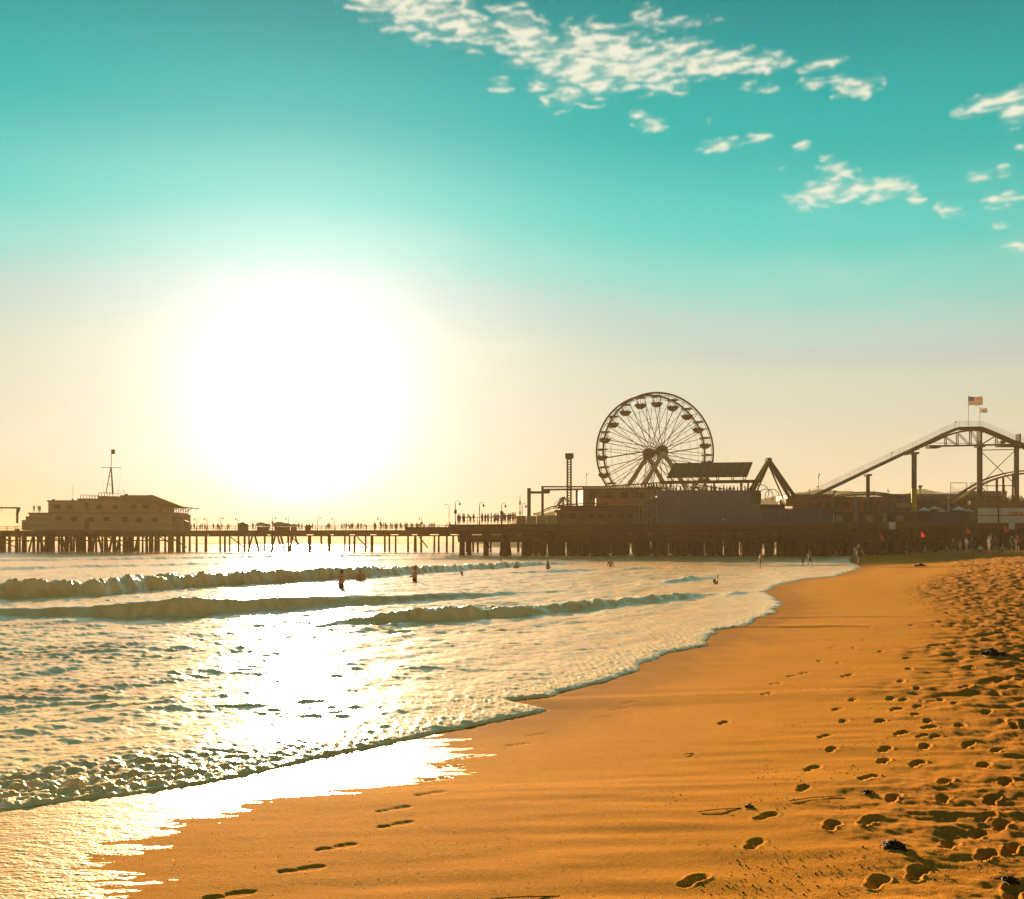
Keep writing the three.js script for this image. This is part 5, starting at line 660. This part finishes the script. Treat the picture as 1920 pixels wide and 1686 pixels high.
// ------------------------------------------------------------------ bathers and people on the sand
{
  const bather = (px, pyHead, pyWater, hgt, pose, turn, label, ...cloth) => { const d = EYE * F / (pyWater - HY), top = ys(pyHead, d), sc = hgt / 1.7; return person(label, undefined, [xs(px, d), top - 1.665 * sc, -d], turn, sc, pose, 72, ...cloth); };
  bather(640, 1070, 1104, 1.55, 'wade', -1.9, 'wading bather nearest the camera, turned left with one arm out', 'skin', 'navy');
  bather(676, 1069, 1090, 1.6, 'hug', 0.4, 'bather up to the chest just behind the nearest wading bather', 'skin', 'black');
  bather(777.5, 1063, 1092, 1.6, 'hug', -1.4, 'lone bather up to the waist in front of the breaking wave', 'skin', 'black');
  bather(866, 1073, 1080, 1.6, 'stand', 0.5, 'swimmer with only the head above water between two waves', 'skin', 'black');
  bather(939, 1050, 1057, 1.6, 'stand', 0.5, 'small swimmer head and shoulders in the foam by the piles', 'skin', 'navy');
  bather(968, 1054, 1066, 1.6, 'stand', 2.8, 'bather up to the chest in foam, left of a similar one', 'skin', 'black', 'blond', 'tan');
  bather(1027, 1052, 1068, 1.6, 'hug', 1.2, 'bather up to the waist in front of the wide pier corner', 'navy', 'black');
  bather(1144.5, 1048, 1064, 1.6, 'stand', 0, 'lone distant bather up to the waist below the ticket building', 'skin', 'black');
  const stander = (px, pyHead, pyFeet, pose, turn, label, ...cloth) => { const d = (EYE - 0.1) * F / (pyFeet - HY), y = ys(pyFeet, d), sc = (ys(pyHead, d) - y) / 1.665; return person(label, undefined, [xs(px, d), y, -d], turn, sc, pose, 72, ...cloth); };
  stander(1425.5, 1039, 1067, 'hug', 1.4, 'slim figure standing ankle deep where the foam thins', 'skin', 'black');
  stander(1505.5, 1042, 1060, 'hug', 2.9, 'dark haired stooping figure in the shallows, left of a pair', 'black', 'black');
  stander(1518.5, 1034, 1063, 'walk', 2.2, 'figure wading out of the shallows, right of a pair', 'brown', 'black');
  bather(1430, 1062, 1068, 1.4, 'sit', 0.3, 'child lying in the foam at the feet of a standing figure', 'black', 'black');
  bather(1340, 1088, 1100, 1.5, 'wave', 1.0, 'diver half under water beside a small breaking lump', 'black', 'black');
  const onSand = (px, pyFeet, hgt, pose, turn, label, ...cloth) => { let d = 60; for (let i = 0; i < 40; i++) d = mix(d, clamp((EYE - smoothSand(xs(px, d), d)) * F / (pyFeet - HY), 8, 158), 0.5); return person(label, undefined, [xs(px, d), sandHeight(xs(px, d), d), -d], turn, hgt / 1.7, pose, 72, ...cloth); };
  onSand(1610, 1060, 1.78, 'walk', 0.15, 'big dark clad person walking along the water line, arm swung out', 'black', 'black', 'brown', 'skin', 'black');
  onSand(1699.5, 1041, 1.75, 'hug', 3.0, 'dark figure standing on the trampled sand, left of the others', 'black', 'navy', 'brown', 'skin', 'black');
  onSand(1789, 1038, 1.7, 'stand', 3.3, 'dark figure with arms down, second in the line on the sand', 'brown', 'black');
  onSand(1800, 1036, 1.5, 'stand', 0.4, 'short figure in a pale top close behind a dark one', 'grey', 'tan');
  onSand(1812.5, 1036, 1.65, 'hug', 0.6, 'pale shouldered person below the third red beach flag', 'white', 'tan', 'brown', 'tan');
  onSand(1822, 1040, 1.85, 'stand', 2.6, 'tall dark figure beside the third red beach flag', 'black', 'navy', 'brown', 'skin', 'black');
  onSand(1855, 1034, 1.8, 'wave', 0.5, 'person in a white shirt and cap raising an arm', 'white', 'white', 'white', 'tan');
  onSand(1866, 1034, 1.7, 'walk', -0.8, 'dark figure walking just right of the white shirted person', 'navy', 'black');
  onSand(1880, 1035, 1.6, 'sit', -0.5, 'seated person below the rightmost red beach flag', 'grey', 'navy');
  onSand(1897, 1037, 1.72, 'stand', 0.9, 'sun rimmed figure near the right edge, left of another', 'black', 'black', 'blond', 'tan');
  onSand(1908, 1036, 1.75, 'akimbo', 0.2, 'figure with hands on hips at the right edge', 'red', 'black');
  onSand(1600, 1038, 1.6, 'stand', 0.3, 'person in a white shirt behind the big walking figure', 'white', 'grey');
  onSand(1568, 1034, 1.6, 'sit', -0.8, 'pair seated by the piles, the one on the left', 'tan', 'navy', 'blond', 'tan');
  onSand(1577, 1034, 1.6, 'sit', 0.7, 'pair seated by the piles, the one on the right', 'brown', 'black');
  onSand(1655, 1035, 1.6, 'sit', -0.6, 'person seated under the leftmost red beach flag', 'tan', 'blue', 'blond', 'tan');
  onSand(1663, 1035, 1.6, 'sit', 1.0, 'second person seated near the leftmost red beach flag', 'grey', 'navy');
  onSand(1712, 1037, 1.6, 'sit', 0.4, 'person seated right of the first dark standing figure', 'grey', 'khaki');
  onSand(1735, 1036, 1.6, 'sit', -1.0, 'person seated below the second red beach flag', 'khaki', 'grey');
  onSand(1775, 1036, 1.6, 'sit', 0.8, 'person in grey seated just left of the standing line', 'grey', 'grey');
  onSand(1838, 1037, 1.6, 'sit', 0.1, 'person in white seated between the tall and the white shirted person', 'white', 'navy');
  // marker flags
  [[1651, 1008, 'leftmost small red beach flag on a thin pole'], [1727, 1002.5, 'second red beach flag from the left'], [1812, 995.5, 'third red beach flag, above two standing people'], [1883, 993, 'rightmost red beach flag, beside the notice board']].forEach(([px, py, label], i) => {
    const d = 138, x = xs(px, d), y0 = sandHeight(x, d), f = thing('beach_flag', label, 'flag', [x, y0, -d], 0, 'red beach flags'), h = ys(py, d) - y0; bar('pole', V(0, -0.1, 0), V(0, h + 0.35, 0), 0.025, M.steel, f);
    const s = i < 2 ? 0.55 : 0.7, sh = new THREE.Shape([[0, 0.36], [0.12, 0.4], [s * 0.95, -0.18], [s, -0.3], [0, -0.34]].map(([a, b]) => new THREE.Vector2(a, b))), g = new THREE.ExtrudeGeometry(sh, { depth: 0.015, bevelEnabled: false }); const p = g.attributes.position; for (let k = 0; k < p.count; k++) p.setZ(k, p.getZ(k) + 0.06 * Math.sin(p.getX(k) * 9)); g.computeVertexNormals(); mesh('cloth', g, new THREE.MeshPhysicalMaterial({ color: rgb(0.85, 0.06, 0.02), roughness: 0.9, transmission: 0.35, thickness: 0 }), f).position.y = h; bar('foot', V(0, -0.1, 0), V(0, 0.12, 0), 0.06, M.steel, f);
  });
  // towels and bags on the sand
  [[1688, 1037, 0.9, M.white, 'white towel'], [1722, 1038, 0.7, M.canvas, 'tan towel'], [1748, 1037, 0.8, M.white, 'pale towel'], [1770, 1037, 0.9, M.blue, 'blue towel'], [1845, 1038, 1.2, M.white, 'long white towel'], [1890, 1038, 1.0, M.cream, 'cream towel']].forEach(([px, py, w, m, what]) => { const d = 146 - (px - 1688) * 0.02, x = xs(px, d), t = thing('beach_towel', what + ' spread on the sand among the seated people, below column ' + ({ 1688: 'left of the first dark figure', 1722: 'beside the second flag', 1748: 'right of the second flag', 1770: 'left of the standing line', 1845: 'under the white shirted person', 1890: 'at the right edge' })[px].replace('column', ''), 'towel', [x, sandHeight(x, d) + 0.02, -d], 0.3, 'towels on the far sand'); t.userData.label = what + ' spread on the far sand ' + ({ 1688: 'left of the first dark figure', 1722: 'beside the second red flag', 1748: 'right of the second red flag', 1770: 'left of the standing line', 1845: 'under the white shirted person', 1890: 'at the right edge' })[px]; const g = new THREE.PlaneGeometry(w, 1.7, 8, 12); g.rotateX(-Math.PI / 2); const p = g.attributes.position; for (let k = 0; k < p.count; k++) p.setY(k, 0.04 + 0.04 * noise(p.getX(k) * 3 + px, p.getZ(k) * 3)); g.computeVertexNormals(); mesh('cloth', g, m, t); box('bag', w * 0.3, 0.2, 0.3, 0.4, 0.32, 0.28, M.dark, t); });
}
// ------------------------------------------------------------------ kelp, twigs and pebbles on the near sand
{
  const at = (px, py) => { let d = 8; for (let i = 0; i < 40; i++) d = (EYE - smoothSand(xs(px, d), d)) * F / (py - HY); return [xs(px, d), d]; };
  const kelpMat = mat(0.035, 0.02, 0.012, 0.55), stick = mat(0.09, 0.05, 0.03, 0.8, woodTex), r = rng(77);
  const kelp = (px, py, size, strands, label) => {
    const [x, d] = at(px, py), k = thing('kelp_clump', label, 'kelp', [x, sandHeight(x, d), -d], r() * 6);
    for (let i = 0; i < strands; i++) { const a = r() * 6.28, L = size * (0.5 + r() * 0.9), pts = []; for (let s = 0; s < 6; s++) { const t = s / 5; pts.push(V(Math.cos(a + t * (r() - 0.5) * 2) * L * t, Math.max(0.004, size * 0.55 * (1 - t) * r() + 0.006), Math.sin(a + t * (r() - 0.5) * 2) * L * t)); } mesh(i % 3 ? 'stipe' : 'holdfast', tubeGeo(pts, size * (0.035 + r() * 0.05), 10, 5), kelpMat, k); }
    for (let i = 0; i < Math.ceil(strands / 2); i++) { const b = new THREE.IcosahedronGeometry(size * (0.14 + r() * 0.12), 1), p = b.attributes.position; for (let q = 0; q < p.count; q++) { const n = 1 + 0.5 * noise(p.getX(q) * 40 / size * 0.1 + i, p.getY(q) * 30); p.setXYZ(q, p.getX(q) * n * 1.4, p.getY(q) * n * 0.8, p.getZ(q) * n); } b.computeVertexNormals(); mesh('blade', b, kelpMat, k).position.set((r() - 0.5) * size * 0.9, size * 0.12, (r() - 0.5) * size * 0.9); }
  };
  kelp(1680, 1592, 0.075, 26, 'largest dark clump of kelp, in the foreground among footprints'); kelp(1405, 1513, 0.035, 8, 'tiny kelp tuft on the smooth sand left of the footprints'); kelp(1862, 1230, 0.16, 22, 'tangled kelp clump on the trampled sand near the right edge'); kelp(1890, 1655, 0.05, 12, 'small kelp clump at the bottom right corner'); kelp(1626, 1487, 0.04, 14, 'thin kelp tuft at the end of a dragged line'); kelp(1725, 1062, 0.5, 14, 'dark kelp heap far up the beach below the first seated people');
  [[1350, 1520, 0.30, 1.25, 'thin twig half buried beside the tiny kelp tuft'], [985, 1683, 0.34, 1.45, 'thin dark twig at the bottom edge of the picture'], [1530, 1498, 0.42, 1.2, 'long dragged stem leading to the thin kelp tuft'], [1290, 1415, 0.12, 0.8, 'short splinter of driftwood on the smooth sand']].forEach(([px, py, L, a, label]) => { const [x, d] = at(px, py), t = thing('twig', label, 'twig', [x, sandHeight(x, d) + 0.003, -d]); mesh('stem', tubeGeo([V(-Math.sin(a) * L / 2, 0, Math.cos(a) * L / 2), V(-0.02, 0.006, 0.01), V(Math.sin(a) * L * 0.25, 0.002, -Math.cos(a) * L * 0.2), V(Math.sin(a) * L / 2, 0.0, -Math.cos(a) * L / 2)], 0.0026, 14, 5), stick, t); mesh('side_shoot', tubeGeo([V(0, 0.004, 0), V(0.02, 0.012, 0.02), V(0.05, 0.006, 0.05)], 0.0015, 6, 4), stick, t); });
  // shell grit: countless bright and dark crumbs
  const one = new THREE.IcosahedronGeometry(1, 0), N = 5200, im = new THREE.InstancedMesh(one, std(rgb(1, 1, 1), 0.6), N), q4 = new THREE.Matrix4(), qq = new THREE.Quaternion(), col = new THREE.Color(); let n = 0;
  for (let i = 0; i < 40000 && n < N; i++) { const d = 4.4 + Math.pow(r(), 1.8) * 20, x = (-0.5 + r() * 1.05) * d, X = x - shoreX(d); if (X < 0.8) continue; const dark = X > trampleX(d) - 0.3 && fbm(x * 0.9, d * 1.2, 3) > 0.12; if (!dark && r() > 0.16) continue; const sz = (dark ? 0.0012 + r() * r() * 0.004 : 0.0012 + r() * 0.0013); qq.setFromEuler(new THREE.Euler(r() * 6, r() * 6, r() * 6)); q4.compose(V(x, sandHeight(x, d) + sz * 0.3, -d), qq, V(sz * (1 + r()), sz, sz * (1 + r()))); im.setMatrixAt(n, q4); im.setColorAt(n, dark ? col.setRGB(0.05, 0.025, 0.015) : col.setRGB(0.95, 0.85, 0.65)); n++; }
  im.count = n; im.name = 'shell_grit'; im.userData = { kind: 'stuff', label: 'shell grit and crumbs of weed strewn over the near sand', category: 'grit' }; lit(im); scene.add(im);
}
renderer.render(scene, camera);
